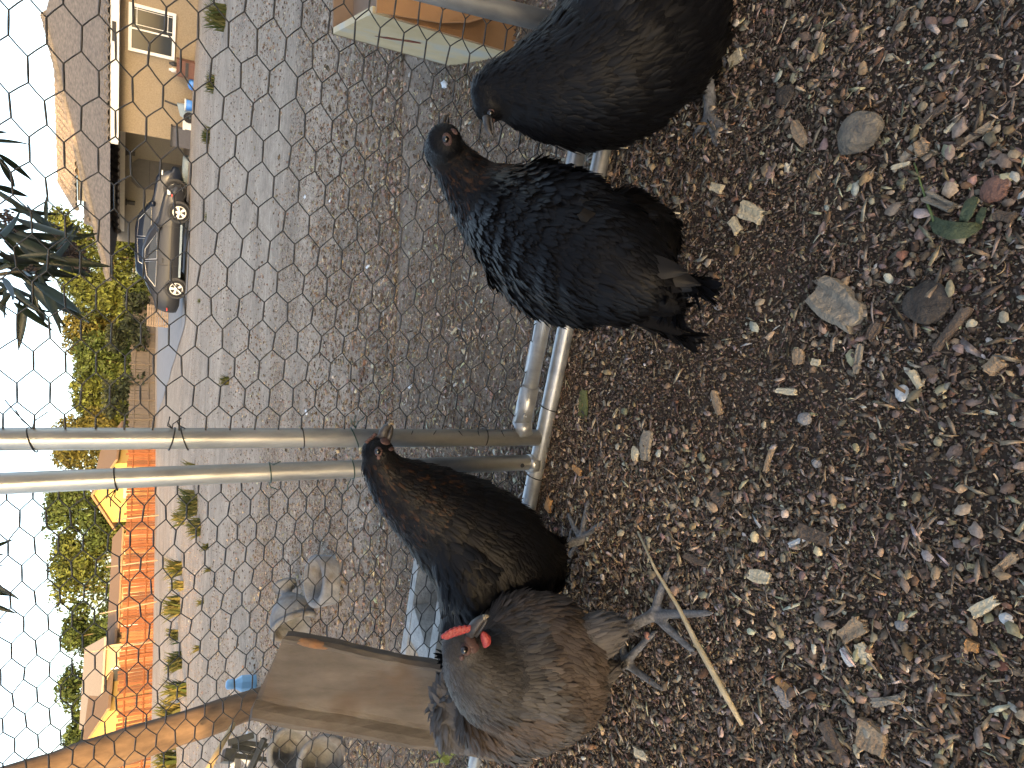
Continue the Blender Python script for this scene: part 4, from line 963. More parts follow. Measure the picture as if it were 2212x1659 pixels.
def hen(label, base, chains, colf, N, seed, feet, grav=.35, flat=()):
    r = np.random.default_rng(seed)
    t = thing('hen', label, 'hen', base)
    cen, rad, tags, tan = [], [], [], []
    for tg, kn in chains:
        c, d = chain([np.append(p, rr_) for p, rr_ in kn]); cen.append(c[:, :3]); rad.append(c[:, 3]); tags += [tg]*len(c); tan.append(d)
    for (sh, toes) in feet:
        c, d = chain([np.append(p, q) for p, q in sh], .5); cen.append(c[:, :3]); rad.append(c[:, 3]); tags += ['leg']*len(c); tan.append(d)
        for toe in toes:
            c, d = chain([np.append(p, q) for p, q in toe], .5); cen.append(c[:, :3]); rad.append(c[:, 3]); tags += ['leg']*len(c); tan.append(d)
            tags[-1] = 'claw'; tags[-2] = 'claw'
    cen = np.concatenate(cen); rad = np.concatenate(rad); tan = np.concatenate(tan); tags = np.array(tags)
    V, Fm = spheres_mesh(cen, rad); V, Nn, Q = remesh(V, Fm, .0030, 5)
    near = np.empty(len(V), int)
    for s in range(0, len(V), 4000):
        d = np.linalg.norm(V[s:s+4000, None]-cen[None], axis=2)-rad[None]; near[s:s+4000] = d.argmin(1)
    vt = tags[near]; cols = np.zeros((len(V), 3))
    for tg in np.unique(tags):
        k = vt == tg
        if tg == 'leg': cols[k] = np.array([.150, .149, .150])*(1+.9*vn(V[k, 0]*400+V[k, 1]*150, V[k, 2]*420, 2)[:, None])
        elif tg == 'claw': cols[k] = (.20, .17, .15)
        else: cols[k] = colf(V[k], tg, r)*.8
    npmesh('body', V, Q, cols, A_body, t, True, True)
    # plumage
    tri = np.concatenate([Q[:, [0, 1, 2]], Q[:, [0, 2, 3]]]); ar = np.linalg.norm(np.cross(V[tri[:, 1]]-V[tri[:, 0]], V[tri[:, 2]]-V[tri[:, 0]]), axis=1)
    ft = vt[tri[:, 0]]; wt = ar.copy(); wt[(ft == 'leg') | (ft == 'claw')] = 0; wt[ft == 'head'] *= 4.5; wt[ft == 'neck'] *= 2.0; wt[ft == 'fluff'] *= 1.6
    k = r.choice(len(tri), N, p=wt/wt.sum()); b1 = r.random(N); b2 = r.random(N); fl = b1+b2 > 1; b1[fl] = 1-b1[fl]; b2[fl] = 1-b2[fl]
    A0, A1, A2 = V[tri[k, 0]], V[tri[k, 1]], V[tri[k, 2]]; pos = A0+(A1-A0)*b1[:, None]+(A2-A0)*b2[:, None]
    nn = Nn[tri[k, 0]]; nn = nn+r.normal(size=(N, 3))*.07; nn /= np.linalg.norm(nn, axis=1)[:, None]
    td = tan[near[tri[k, 0]]]+np.array([0, 0, -grav]); td = td+r.normal(size=(N, 3))*.14; td -= nn*(td*nn).sum(1)[:, None]; td /= np.linalg.norm(td, axis=1)[:, None]+1e-9
    tg = ft[k]; Lm = {'head': .0060, 'neck': .015, 'body': .026, 'wing': .034, 'fluff': .032, 'tail': .036}; Wm = {'head': .0030, 'neck': .0048, 'body': .0068, 'wing': .0100, 'fluff': .0060, 'tail': .013}
    L = np.array([Lm[a] for a in tg])*r.uniform(.7, 1.3, N); W = np.array([Wm[a] for a in tg])*r.uniform(.75, 1.25, N)
    lift = np.where(tg == 'fluff', 1.6, np.where(tg == 'neck', 1.1, 1.0))*r.uniform(.2, 1.0, N)
    cf = np.zeros((N, 3))
    for a in np.unique(tg):
        kk = tg == a; cf[kk] = colf(pos[kk], a, r)*r.uniform(.85, 1.18, kk.sum())[:, None]
    pv, pq, pc = feather_batch(pos, td, nn, L, W, lift, cf)
    o = npmesh('plumage', pv, pq, pc, A_plume, t, True, True); o['kind'] = 'stuff'
    return t
def sph_hit(x, y, c, rr_):
    k = ray(x, y); k = k/np.linalg.norm(k); oc = CAM-c; b = oc @ k; d = b*b-(oc @ oc-rr_*rr_)
    if d < 0: d = 0
    return CAM+k*(-b-math.sqrt(d))
def patch(name, p, n, rx, ry, th, mt, parent, ang=0.0, smooth=True):
    n = unit(n); a = unit(np.cross(n, (0, 0, 1))); b = np.cross(n, a); a, b = a*math.cos(ang)+b*math.sin(ang), b*math.cos(ang)-a*math.sin(ang)
    m = MB(); m.ball(p, rx, ry, th, 16, 8, (a, b, n)); return obj(name, m, mt, parent, smooth)
def eye_of(t, x, y, hc, hr, rr_=.0042, skin=None, out=.0):
    p = sph_hit(x, y, hc, hr*1.02); n = unit(p-hc); 
    if skin: patch('eye_ring', p-n*.0006+n*out, n, skin, skin*.8, .0030, MT['skinp'], t)
    m = MB(); m.ball(p+n*(.0012+out), rr_, None, None, 14, 10); e = obj('eye', m, MT['eye'], t, True); return p
def beak_of(t, base, tip, wd, up, mt=None, tipm=True):
    base, tip = np.asarray(base), np.asarray(tip); ax = tip-base; L = np.linalg.norm(ax); ax /= L; up = unit(up-ax*(up @ ax))
    m = MB(); pts = [base-ax*L*.25+up*wd*.15, base+ax*L*.25+up*wd*.30, base+ax*L*.6+up*wd*.26, base+ax*L*.88+up*wd*.05, tip-up*wd*.22]
    m.tube(pts, [wd*.62, wd*.56, wd*.42, wd*.24, wd*.05], 12, True, .8, up); u = obj('upper_beak', m, mt or MT['beak'], t, True)
    m = MB(); m.tube([base-ax*L*.2-up*wd*.38, base+ax*L*.3-up*wd*.32, base+ax*L*.72-up*wd*.22, base+ax*L*.84-up*wd*.16], [wd*.45, wd*.40, wd*.24, wd*.05], 10, True, .6, up); obj('lower_beak', m, mt or MT['beak'], t, True)
    if tipm:
        m = MB(); m.tube([base+ax*L*.80+up*wd*.13, base+ax*L*.92+up*wd*.0, tip-up*wd*.25], [wd*.31, wd*.20, wd*.05], 10, True, .8, up); obj('beak_tip', m, MT['beakt'], t, True)
def foot(shank_top, joint, tips, r=.0062, back=None, rt=.0050):
    st, jt = np.asarray(shank_top), np.asarray(joint)
    sh = [(st, r*1.15), ((st+jt)/2, r*.95), (jt+UP*.004, r*1.1)]
    toes = []
    for tp in tips:
        tp = np.asarray(tp); toes.append([(jt+UP*.003, r*.95), (jt+(tp-jt)*.35+UP*.006, rt*1.05), (jt+(tp-jt)*.7+UP*.005, rt*.92), (tp+UP*.004, rt*.72), (tp+(tp-jt)*.12+UP*.001, .0024)])
    for a, b in zip(tips[:-1], tips[1:]):     # skin between the toes
        a, b = np.asarray(a), np.asarray(b)
        for f in (.18, .3): toes.append([(jt+(a-jt)*f+UP*.0035, .0032), (jt+((a+b)/2-jt)*f*.82+UP*.003, .0028), (jt+(b-jt)*f+UP*.0035, .0032)])
    return sh, toes
def KN(lst, conv, Yz):
    out = []
    for (x, y, rz, d) in lst:
        X, Y_ = conv(x, y); p = P(X, Y_, d) if Yz == 'Y' else G(X, Y_, d); out.append((p, rz*conv.s*axial(p)/F))
    return out
class Cv:
    def __init__(s, x0, y0, f): s.x0, s.y0, s.s = x0/1.8228, y0/1.8228, 1/(f*1.8228)
    def __call__(s, x, y): return s.x0+x*s.s, s.y0+y*s.s

def black(brown):
    def f(p, tg, r):
        n = len(p); c = np.tile(np.array([.0042, .0043, .0052]), (n, 1))
        if tg == 'neck':
            k = (r.random(n) < brown)[:, None]*r.random((n, 1)); c = c*(1-k)+np.array([.030, .015, .008])*k
        if tg == 'wing': c = np.tile(np.array([.0056, .0062, .0080]), (n, 1))
        if tg == 'fluff': c = np.tile(np.array([.0056, .0052, .0052]), (n, 1))
        return c
    return f

# --- hen at centre, seen from behind, tail towards us
D = Cv(1500, 400, 1.58)
ch = [('head', KN([(395, 245, 105, .372), (395, 300, 125, .362)], D, 'z')),
      ('neck', KN([(400, 310, 122, .358), (490, 430, 150, .336), (610, 570, 205, .305), (760, 690, 290, .272)], D, 'z')),
      ('body', KN([(760, 690, 285, .272), (930, 790, 372, .248), (1120, 890, 405, .228), (1320, 985, 398, .206), (1480, 1060, 320, .188)], D, 'z')),
      ('tail', KN([(1480, 1060, 310, .185), (1600, 1130, 215, .170), (1690, 1190, 120, .155)], D, 'z')),
      ('tail', KN([(1560, 1110, 200, .172), (1720, 1120, 120, .150), (1840, 1130, 60, .130), (1925, 1148, 28, .118)], D, 'z')), ('tail', KN([(1540, 1200, 170, .165), (1680, 1310, 95, .125), (1790, 1405, 42, .095), (1840, 1440, 22, .085)], D, 'z')), ('tail', KN([(1560, 1160, 180, .17), (1700, 1230, 110, .14), (1770, 1270, 50, .125)], D, 'z')),
      ('wing', KN([(960, 610, 215, .252), (1160, 690, 245, .238), (1340, 830, 215, .205), (1480, 960, 120, .175)], D, 'z')),
      ('wing', KN([(830, 950, 200, .255), (1000, 1080, 235, .235), (1180, 1160, 220, .21), (1380, 1230, 140, .19)], D, 'z')),
      ('fluff', KN([(1500, 800, 220, .135), (1640, 830, 180, .115), (1640, 980, 170, .12)], D, 'z'))]
hb = G(*D(1250, 900), 0)*[1, 1, 0]
hb = np.array([ch[2][1][2][0][0], ch[2][1][2][0][1], 0])
f1 = hb+np.array([-.035, .03, 0]); f2 = hb+np.array([.045, .01, 0])
fw_ = np.array([.35, .93, 0]); sdv = np.array([.93, -.35, 0])
def plain_foot(c, top): return foot(top, c, [c+fw_*.045+sdv*-.035, c+fw_*.065, c+fw_*.045+sdv*.035])
hD = hen('black hen in the centre seen from behind with its tail towards us', hb, ch, black(.3), 26000, 3,
         [plain_foot(f1, f1+np.array([0, -.01, .13])), plain_foot(f2, f2+np.array([0, -.01, .13]))], .15)
hc, hr = ch[0][1][1]; 
p = sph_hit(*D(412, 235), ch[0][1][0][0], ch[0][1][0][1]); n = unit(p-ch[0][1][0][0])
patch('face_skin', p, n, .0088, .0068, .0024, MT['skinp'], hD, .4); eye_of(hD, *D(403, 235), ch[0][1][0][0], ch[0][1][0][1], .0046, None, .0012)
bb0 = ch[0][1][0][0]+RT*.020+FW*.012-DN*.001; beak_of(hD, bb0+RT*.008, bb0+RT*.026+DN*.004+FW*.012, .0095, -DN, MT['beak'], False)
p = sph_hit(*D(455, 185), ch[0][1][0][0], ch[0][1][0][1]); patch('face_skin', p, unit(p-hc), .006, .0035, .002, MT['skinp'], hD, 1.0)
bl = np.array([.011, .014, .020]); bk = np.array([.007, .007, .008])  # bl carries the bluish feather sheen as painted colour
for i, (x0, y0, z0, x1, y1, z1, wd, cc) in enumerate([(1420, 1010, .215, 1975, 1160, .115, .022, bk), (1440, 1030, .225, 1900, 1080, .15, .022, bk), (1430, 1050, .232, 1850, 1190, .135, .024, bk), (1420, 1080, .236, 1790, 1260, .12, .025, bl*.8), (1400, 1110, .238, 1760, 1330, .115, .024, bl), (1390, 1150, .232, 1850, 1450, .075, .024, bk), (1370, 1190, .225, 1800, 1430, .09, .022, bk), (1360, 1130, .242, 1700, 1300, .135, .024, bl*1.2), (1420, 1060, .226, 1900, 1230, .115, .022, bl*.8), (1410, 1100, .226, 1850, 1320, .10, .024, bk), (1400, 1130, .226, 1860, 1390, .088, .022, bl*.7), (1430, 1040, .22, 1930, 1190, .115, .022, bl*.9)]):
    big_feather('tail_feather', G(*D(x0, y0), z0), G(*D(x1, y1), z1), wd*1.4, .10, np.array([0, -.7, .7]), cc, hD, i)
for i, (x0, y0, z0, x1, y1, z1, wd, cc) in enumerate([(1180, 1040, .262, 1560, 1330, .16, .024, bl*1.7), (1190, 1010, .270, 1560, 1220, .185, .022, bl*1.5), (1160, 1080, .258, 1480, 1350, .15, .022, bl*1.2), (1130, 1130, .248, 1430, 1370, .14, .02, bl), (1210, 980, .272, 1520, 1120, .20, .02, bk),
        (1180, 560, .255, 1500, 830, .165, .02, bk), (1230, 620, .262, 1530, 920, .17, .02, bl*.9), (1240, 690, .270, 1540, 1000, .18, .022, bk), (1100, 540, .26, 1440, 740, .16, .02, bk)]):
    big_feather('wing_feather', G(*D(x0, y0), z0), G(*D(x1, y1), z1), wd*1.5, .05, np.array([0, -.75, .65]), cc, hD, 40+i)
patch('skin_tuft', G(*D(1810, 1195), .125), np.array([0, -1, .6]), .010, .008, .006, MT['skinp'], hD)

# --- hen left of centre, side on, head turned up to the right
Bv = Cv(1300, 1550, 1.843)
ch = [('head', KN([(345, 420, 112, 1.005), (360, 480, 125, 1.01)], Bv, 'Y')),
      ('neck', KN([(360, 500, 128, 1.01), (430, 600, 165, 1.015), (560, 710, 235, 1.02), (740, 830, 310, 1.03)], Bv, 'Y')),
      ('body', KN([(740, 830, 305, 1.03), (960, 990, 385, 1.035), (1150, 1170, 440, 1.04), (1190, 1350, 420, 1.05), (1130, 1520, 330, 1.06)], Bv, 'Y')),
      ('tail', KN([(1100, 1560, 300, 1.06), (1010, 1700, 190, 1.07), (930, 1830, 100, 1.08)], Bv, 'Y')),
      ('wing', KN([(840, 1020, 180, 1.0), (980, 1230, 240, .992), (1050, 1430, 200, 1.0), (1020, 1620, 110, 1.01)], Bv, 'Y')),
      ('fluff', KN([(1400, 1160, 240, 1.03), (1520, 1200, 160, 1.02), (1480, 1330, 180, 1.04), (1620, 1135, 55, 1.015)], Bv, 'Y'))]
hb = np.array([ch[2][1][2][0][0], ch[2][1][2][0][1], 0])
j1 = G(1262, 1166); tps = [G(1233, 1113), G(1274, 1086), G(1303, 1130)]
j2 = G(1262, 1195)+np.array([-.03, .05, 0]); d2 = np.array([.06, -.01, 0])
hB = hen('black hen left of the gate post standing side on with head turned up', hb, ch, black(.2), 25000, 5,
         [foot(P(1205, 1180, 1.02), j1, tps, .0086, rt=.0060), foot(j2+UP*.1, j2, [j2+d2+[0, .03, 0], j2+d2*1.1, j2+d2+[0, -.035, 0]])], .2)
hc, hr = ch[0][1][0]; 
for (x, y, a, b_, th, an) in ((350, 420, .0072, .0062, .0026, .2), (400, 345, .0075, .0095, .0030, .4), (445, 400, .0035, .0085, .0025, .3), (352, 462, .004, .003, .002, 0)):
    p = sph_hit(*Bv(x, y), hc, hr); patch('face_skin', p, unit(p-hc), a, b_, th, MT['skinp'], hB, an)
eye_of(hB, *Bv(345, 420), hc, hr, .0046, None, .0014)
bb0 = P(*Bv(400, 310), 1.0); tp = P(*Bv(447, 212), .995); beak_of(hB, bb0, tp, .0165, -DN+RT*.2)
p = sph_hit(*Bv(285, 335), hc, hr*1.02); m = MB()
for k in range(5): m.ball(P(*Bv(268+k*14, 350-k*13), 1.0), .0028, .0028, .0036, 8, 6)
obj('comb', m, MT['skinp'], hB, True)
for i, (x0, y0, x1, y1, Y0, Y1) in enumerate([(900, 1180, 1010, 1650, .955, 1.0), (980, 1200, 1080, 1640, .945, 1.0), (860, 1100, 950, 1600, .965, 1.01), (1040, 1180, 1130, 1600, .94, .99), (830, 1050, 880, 1500, .97, 1.01)]):
    big_feather('wing_feather', P(*Bv(x0, y0), Y0), P(*Bv(x1, y1), Y1), .03, .04, np.array([0, -1, .2]), bk*1.3, hB, 60+i)

# --- hen at the right edge, large, head turned down to the left
Av = Cv(1200, 0, 1.2289)
ch = [('head', KN([(895, 520, 72, .80), (890, 455, 88, .80)], Av, 'Y')),
      ('neck', KN([(895, 450, 92, .80), (960, 430, 130, .795), (1070, 430, 185, .785), (1200, 420, 255, .775)], Av, 'Y')),
      ('body', KN([(1200, 420, 250, .775), (1340, 390, 318, .765), (1500, 300, 372, .755), (1610, 130, 400, .755), (1640, -80, 400, .76), (1560, -300, 330, .77)], Av, 'Y')),
      ('tail', KN([(1500, -400, 250, .77), (1380, -560, 150, .78), (1300, -660, 80, .785)], Av, 'Y')),
      ('wing', KN([(1400, 180, 170, .725), (1520, 0, 220, .708), (1560, -200, 200, .71), (1500, -400, 110, .72)], Av, 'Y')),
      ('fluff', KN([(1760, 330, 180, .75), (1850, 220, 170, .745), (1860, 60, 170, .75), (1930, 300, 60, .742)], Av, 'Y'))]
hb = np.array([ch[2][1][3][0][0], ch[2][1][3][0][1], 0])
j1 = G(1540, 250); tps = [G(1500, 306), G(1552, 312), G(1578, 285)]
j2 = G(1575, 70); hA = hen('large black hen at the right edge with its head bent down', hb, ch, black(.0), 26000, 8,
         [foot(P(1525, 160, .735), j1, tps, .0100, rt=.0066), foot(j2+UP*.10+[0, .02, 0], j2, [j2+[-.06, .03, 0], j2+[-.07, 0, 0], j2+[-.055, -.04, 0]])], .3)
hc, hr = ch[0][1][1]
for (x, y, a, b_, th, an) in ((900, 545, .0058, .0048, .0022, .2), (905, 585, .006, .0045, .0022, .4), (950, 490, .004, .0055, .002, .3)):
    p = sph_hit(*Av(x, y), ch[0][1][0][0], ch[0][1][0][1]*1.03); patch('face_skin', p, unit(p-hc), a, b_, th, MT['skinp'], hA, an)
eye_of(hA, *Av(898, 545), ch[0][1][0][0], ch[0][1][0][1]*1.03, .0042, None, .001)
beak_of(hA, P(*Av(888, 585), .788), P(*Av(908, 662), .783), .0100, -DN+RT*.6, MT['beak'], False)

# --- grey hen in front, facing us to the right, red comb
Cc = Cv(1600, 2200, 1.58)
def greyf(p, tg, r):
    n = len(p); base = np.tile(np.array([.058, .0555, .0545]), (n, 1))
    b = sst(-.05, .22, vn(p[:, 0]*22, p[:, 2]*22, 4)+.15)[:, None]
    c = base*(1-b)+np.array([.062, .049, .040])*b
    c = c*(1+.75*vn(p[:, 0]*38+p[:, 1]*20, p[:, 2]*38, 6)+.5*vn(p[:, 0]*90, p[:, 2]*90+p[:, 1]*60, 7))[:, None]
    if tg in ('neck', 'head'): c = base*.75*(1+.6*vn(p[:, 0]*60, p[:, 2]*60, 8))[:, None]
    if tg == 'fluff': c = base*1.45+np.array([.01, .006, .002])
    if tg == 'tail': c = base*1.25
    return c
ch = [('head', KN([(350, 560, 128, .845), (360, 590, 135, .85)], Cc, 'Y')),
      ('neck', KN([(365, 600, 138, .85), (440, 680, 205, .87), (570, 730, 300, .895)], Cc, 'Y')),
      ('body', KN([(570, 730, 300, .895), (700, 700, 400, .915), (780, 690, 455, .925), (850, 720, 400, .92)], Cc, 'Y')),
      ('body', KN([(720, 470, 250, .915), (860, 500, 270, .90), (940, 620, 290, .885)], Cc, 'Y')),
      ('body', KN([(720, 930, 240, .92), (860, 900, 250, .90), (980, 820, 220, .885)], Cc, 'Y')),
      ('wing', KN([(520, 960, 190, .93), (620, 1040, 175, .92), (760, 1070, 130, .90)], Cc, 'Y')),
      ('tail', KN([(480, 960, 200, .97), (340, 930, 150, 1.0), (290, 900, 120, 1.01), (290, 1000, 110, 1.0)], Cc, 'Y')),
      ('fluff', KN([(960, 580, 230, .885), (1080, 530, 185, .868), (1180, 480, 130, .855), (1260, 455, 70, .845)], Cc, 'Y')),
      ('fluff', KN([(1040, 740, 200, .875), (1140, 720, 130, .868), (1220, 690, 70, .862)], Cc, 'Y'))]
hb = np.array([ch[2][1][2][0][0], ch[2][1][2][0][1], 0])
jA = G(1418, 1326); jB = G(1357, 1430)
hC = hen('brownish grey hen with red comb and wattles facing right in front', hb, ch, greyf, 30000, 9,
         [foot(P(1340, 1362, .835), jA, [G(1445, 1240), G(1528, 1324), G(1496, 1400)], .0096, rt=.0072), foot(P(1318, 1447, .86), jB, [G(1349, 1378), G(1414, 1370), G(1429, 1484)], .0090, rt=.0066)], .9)
hc, hr = ch[0][1][0]
for (x, y, a, b_, th, an) in ((400, 515, .0105, .0085, .003, .3), (372, 562, .0085, .0078, .0028, .1), (425, 555, .0065, .0085, .003, .5), (345, 615, .0042, .0036, .0026, 0)):
    p = sph_hit(*Cc(x, y), hc, hr); patch('ear_lobe' if y == 615 else 'face_skin', p, unit(p-hc), a, b_, th, MT['skinp'], hC, an)
eye_of(hC, *Cc(360, 568), hc, hr, .0050, None, .0022)
beak_of(hC, P(*Cc(425, 440), .818), P(*Cc(506, 350), .80), .0150, -DN*.9-RT*.25)
def blob(name, kn, mt, parent, vox=.0011, it=2):
    c, _ = chain([np.append(p, q) for p, q in kn], .4); V, Fm = spheres_mesh(c[:, :3], c[:, 3]); V, N_, Q = remesh(V, Fm, vox, it)
    return npmesh(name, V, Q, None, mt, parent, True, True)
cs = []
kn = []
for i in range(22):
    f = i/21; x = 240+(410-240)*f; y = 488+(432-488)*f; h = .0036+.0022*math.sin(i*2.1)+.0022*math.sin(math.pi*f)
    kn.append((P(*Cc(x+6*math.sin(i*2.1), y-10*math.sin(math.pi*f)), .822-.006*f), h*.72))
for i in range(7):
    f = i/6; kn.append((P(*Cc(238+158*f-10*math.sin(math.pi*f)-4, 486-52*f-16*math.sin(math.pi*f)-9), .821-.006*f), .0030))
    kn.append((P(*Cc(244+158*f, 480-52*f), .822-.006*f), .0034))
blob('comb', kn, MT['comb'], hC)
kn = [(P(*Cc(x, y), .812), rr_) for x, y, rr_ in ((478, 465, .0035), (490, 490, .0065), (498, 512, .0068), (490, 542, .0030))]
blob('wattle', kn, MT['comb'], hC); 
kn = [(P(*Cc(x, y), .824), rr_) for x, y, rr_ in ((395, 650, .003), (415, 640, .0042), (440, 632, .003))]
blob('wattle', kn, MT['comb'], hC)

# ---------------------------------------------------------------- litter: one mass of chips, crumbs and shavings
def rotm(yaw, tilt, taz):
    cy, sy = np.cos(yaw), np.sin(yaw); n = len(yaw)
    R1 = np.zeros((n, 3, 3)); R1[:, 0, 0] = cy; R1[:, 0, 1] = -sy; R1[:, 1, 0] = sy; R1[:, 1, 1] = cy; R1[:, 2, 2] = 1
    k = np.stack([np.cos(taz), np.sin(taz), np.zeros(n)], -1); c, s = np.cos(tilt), np.sin(tilt)
    K = np.zeros((n, 3, 3)); K[:, 0, 2] = k[:, 1]; K[:, 1, 2] = -k[:, 0]; K[:, 2, 0] = -k[:, 1]; K[:, 2, 1] = k[:, 0]
    R2 = np.eye(3)[None]+s[:, None, None]*K+(1-c)[:, None, None]*(K @ K); return R2 @ R1
def tpl_crumb(r):
    v = np.array([[1, 0, 0], [0, 1, 0], [-1, 0, 0], [0, -1, 0], [0, 0, .8], [0, 0, -.8]])*r.uniform(.7, 1.25, (6, 1))+r.uniform(-.2, .2, (6, 3))
    return v*.5, np.array([[0, 1, 4], [1, 2, 4], [2, 3, 4], [3, 0, 4], [1, 0, 5], [2, 1, 5], [3, 2, 5], [0, 3, 5]])
def tpl_chip(r):
    n = 7; a = np.sort(r.uniform(0, 2*np.pi, n)); a = np.linspace(0, 2*np.pi, n, endpoint=False)+r.uniform(-.3, .3, n); q = r.uniform(.7, 1.15, n)
    x = np.cos(a)*q*.5; y = np.sin(a)*q*.32; top = np.stack([x, y, .09+r.uniform(-.03, .03, n)], -1); bot = np.stack([x*1.04, y*1.04, np.full(n, -.08)], -1)
    v = np.concatenate([top, bot]); t = [[0, i, i+1] for i in range(1, n-1)]
    for i in range(n): j = (i+1) % n; t += [[i, n+i, n+j], [i, n+j, j]]
    return v, np.array(t)
def tpl_splinter(r):
    w0, w1 = r.uniform(.03, .09, 2); b = r.uniform(-.06, .06)
    v = np.array([[-.5, -w0, 0], [-.5, w0, .02], [0, w1+.04+b, .05], [0, -w1-.04+b, .03], [.5, w1*.5, 0], [.5, -w1*.5, .01], [0, b, -.05]])
    return v, np.array([[0, 3, 2], [0, 2, 1], [3, 5, 4], [3, 4, 2], [0, 6, 3], [1, 2, 6], [3, 6, 5], [2, 4, 6], [0, 1, 6], [4, 5, 6]])
def tpl_curl(r):
    n = 8; v = []; c = r.uniform(1.5, 4.5); w_ = r.uniform(.08, .18)
    for i in range(n):
        f = i/(n-1); a = (f-.5)*c; x, y = math.sin(a)/c, (1-math.cos(a))/c
        v += [[x*1.2, y*1.2-.1, 0], [x*1.2, y*1.2-.1+w_*.3, w_]]
    t = [];
    for i in range(n-1): t += [[2*i, 2*i+1, 2*i+3], [2*i, 2*i+3, 2*i+2]]
    return np.array(v), np.array(t)
PAL = np.array([[.085, .060, .043], [.125, .090, .065], [.172, .128, .094], [.22, .170, .126], [.275, .218, .164], [.35, .245, .148], [.45, .36, .24], [.45, .405, .335], [.19, .112, .064]])
def scatter(name, specs, region, label, cat):
    Vs, Ts, Cs = [], [], []; nv = 0
    for (tf, n, smin, smax, pw, pal, flat, zj, thick, *rg) in specs:
        p = (rg[0] if rg else region)(n); n = len(p)
        tm_ = [tf(rng) for _ in range(8)]; which = rng.integers(0, 8, n)
        yaw = rng.uniform(0, 6.283, n); tilt = np.abs(rng.normal(0, flat, n)); taz = rng.uniform(0, 6.283, n); R_ = rotm(yaw, tilt, taz)
        s = smin+(smax-smin)*rng.random(n)**pw; z = gz(p[:, 0], p[:, 1])+rng.random(n)*zj+s*.06
        ci = rng.choice(len(PAL), n, p=np.array(pal)/sum(pal)); c = PAL[ci]*rng.uniform(.65, 1.4, (n, 1))*(1+rng.normal(0, .06, (n, 3)))
        th = rng.uniform(.7, 1.3, n)*thick
        for k in range(8):
            m_ = which == k
            if not m_.any(): continue
            tv, tt = tm_[k]; sc3 = np.stack([s[m_], s[m_]*rng.uniform(.7, 1.25, m_.sum()), s[m_]*th[m_]], -1)
            X = (tv[None]*sc3[:, None]); X = np.einsum('nij,nkj->nki', R_[m_], X); X += np.stack([p[m_, 0], p[m_, 1], z[m_]], -1)[:, None]
            q = len(X); Vs.append(X.reshape(-1, 3)); Ts.append((tt[None]+(np.arange(q)*len(tv))[:, None, None]+nv).reshape(-1, 3)); Cs.append(np.repeat(np.clip(c[m_], .005, .8), len(tv), 0)); nv += q*len(tv)
    o = npmesh(name, np.concatenate(Vs), np.concatenate(Ts), np.concatenate(Cs), A_litter); o['kind'] = 'stuff'; tag(o, label, cat); return o
def reg_in(n):
    m = int(n*3.2); x = rng.uniform(-1.5, 1.1, m); y = rng.uniform(.12, 1.62, m); px, py = projv(np.stack([x, y, np.zeros(m)], -1))
    ok = (fdist(x, y) < .012+.02*vn(x*20, y*20, 5)) & (px < 2212+330) & (py > -330) & (py < 1659+330); q = np.stack([x, y], -1)[ok]; return q[:n]
def reg_near(n):
    m = n*3; x = rng.uniform(-1.5, 1.1, m); y = rng.uniform(.12, 1.62, m); px, py = projv(np.stack([x, y, np.zeros(m)], -1))
    cl = vn(x*5, y*5, 31)+.6*vn(x*13, y*13, 32)
    ok = (fdist(x, y) < .0) & (px < 2212+330) & (py > -330) & (py < 1659+330) & (rng.random(m) < .68+.9*cl); q = np.stack([x, y], -1)[ok]; return q[:n]
dk = [30, 34, 22, 9, 4, 1.2, .6, .5, 3]; md_ = [10, 20, 24, 18, 11, 6, 4, 2.5, 5]; lt = [2, 5, 10, 14, 18, 16, 16, 9, 5]
scatter('litter', [(tpl_crumb, 150000, .0018, .0065, 1.8, dk, .8, .006, .8, reg_in), (tpl_chip, 30000, .004, .013, 2.2, [14, 26, 26, 16, 9, 3, 1.5, 1.5, 4], .45, .008, .8),
    (tpl_splinter, 22000, .006, .024, 2.4, md_, .35, .010, 1), (tpl_splinter, 9000, .004, .016, 2.0, dk, .4, .008, 1, reg_in), (tpl_curl, 3000, .007, .016, 1.8, lt, .5, .009, .7), (tpl_chip, 1500, .010, .022, 2.0, [1, 4, 10, 14, 14, 18, 12, 4, 8], .4, .012, .8), (tpl_splinter, 2500, .012, .030, 2.0, lt, .3, .012, 1), (tpl_chip, 3200, .006, .017, 2.2, lt, .4, .012, .8), (tpl_crumb, 1200, .003, .0075, 1.5, [0, 0, 4, 8, 8, 3, 4, 10, 2], .6, .008, .8)], reg_near, 'dark brown wood chip and soil litter covering the run floor', 'litter')
def reg_out(n):
    m = n*5; d = .0+3.6*rng.random(m)**2.3; s = rng.uniform(-3.6, 2.4, m); x = FA[0]+FD[0]*s+FN[0]*d; y = FA[1]+FD[1]*s+FN[1]*d
    px, py = projv(np.stack([x, y, np.zeros(m)], -1)); cl = vn(x*2.2, y*2.2, 41)+.5*vn(x*7, y*7, 42)
    ok = (px > 300) & (py > -250) & (py < 1659+250) & (rng.random(m) < .62+.9*cl+.4*np.exp(-d*3)); return np.stack([x, y], -1)[ok][:n]
def reg_rail(n):
    m = n*3; d = .02+1.0*rng.random(m)**1.5; s = rng.uniform(-1.5, .7, m); x = FA[0]+FD[0]*s+FN[0]*d; y = FA[1]+FD[1]*s+FN[1]*d
    cl = vn(x*4, y*4, 43)+.5*vn(x*11, y*11, 44); ok = rng.random(m) < .6+.9*cl; return np.stack([x, y], -1)[ok][:n]
ol = [3, 8, 14, 18, 18, 9, 14, 10, 5]
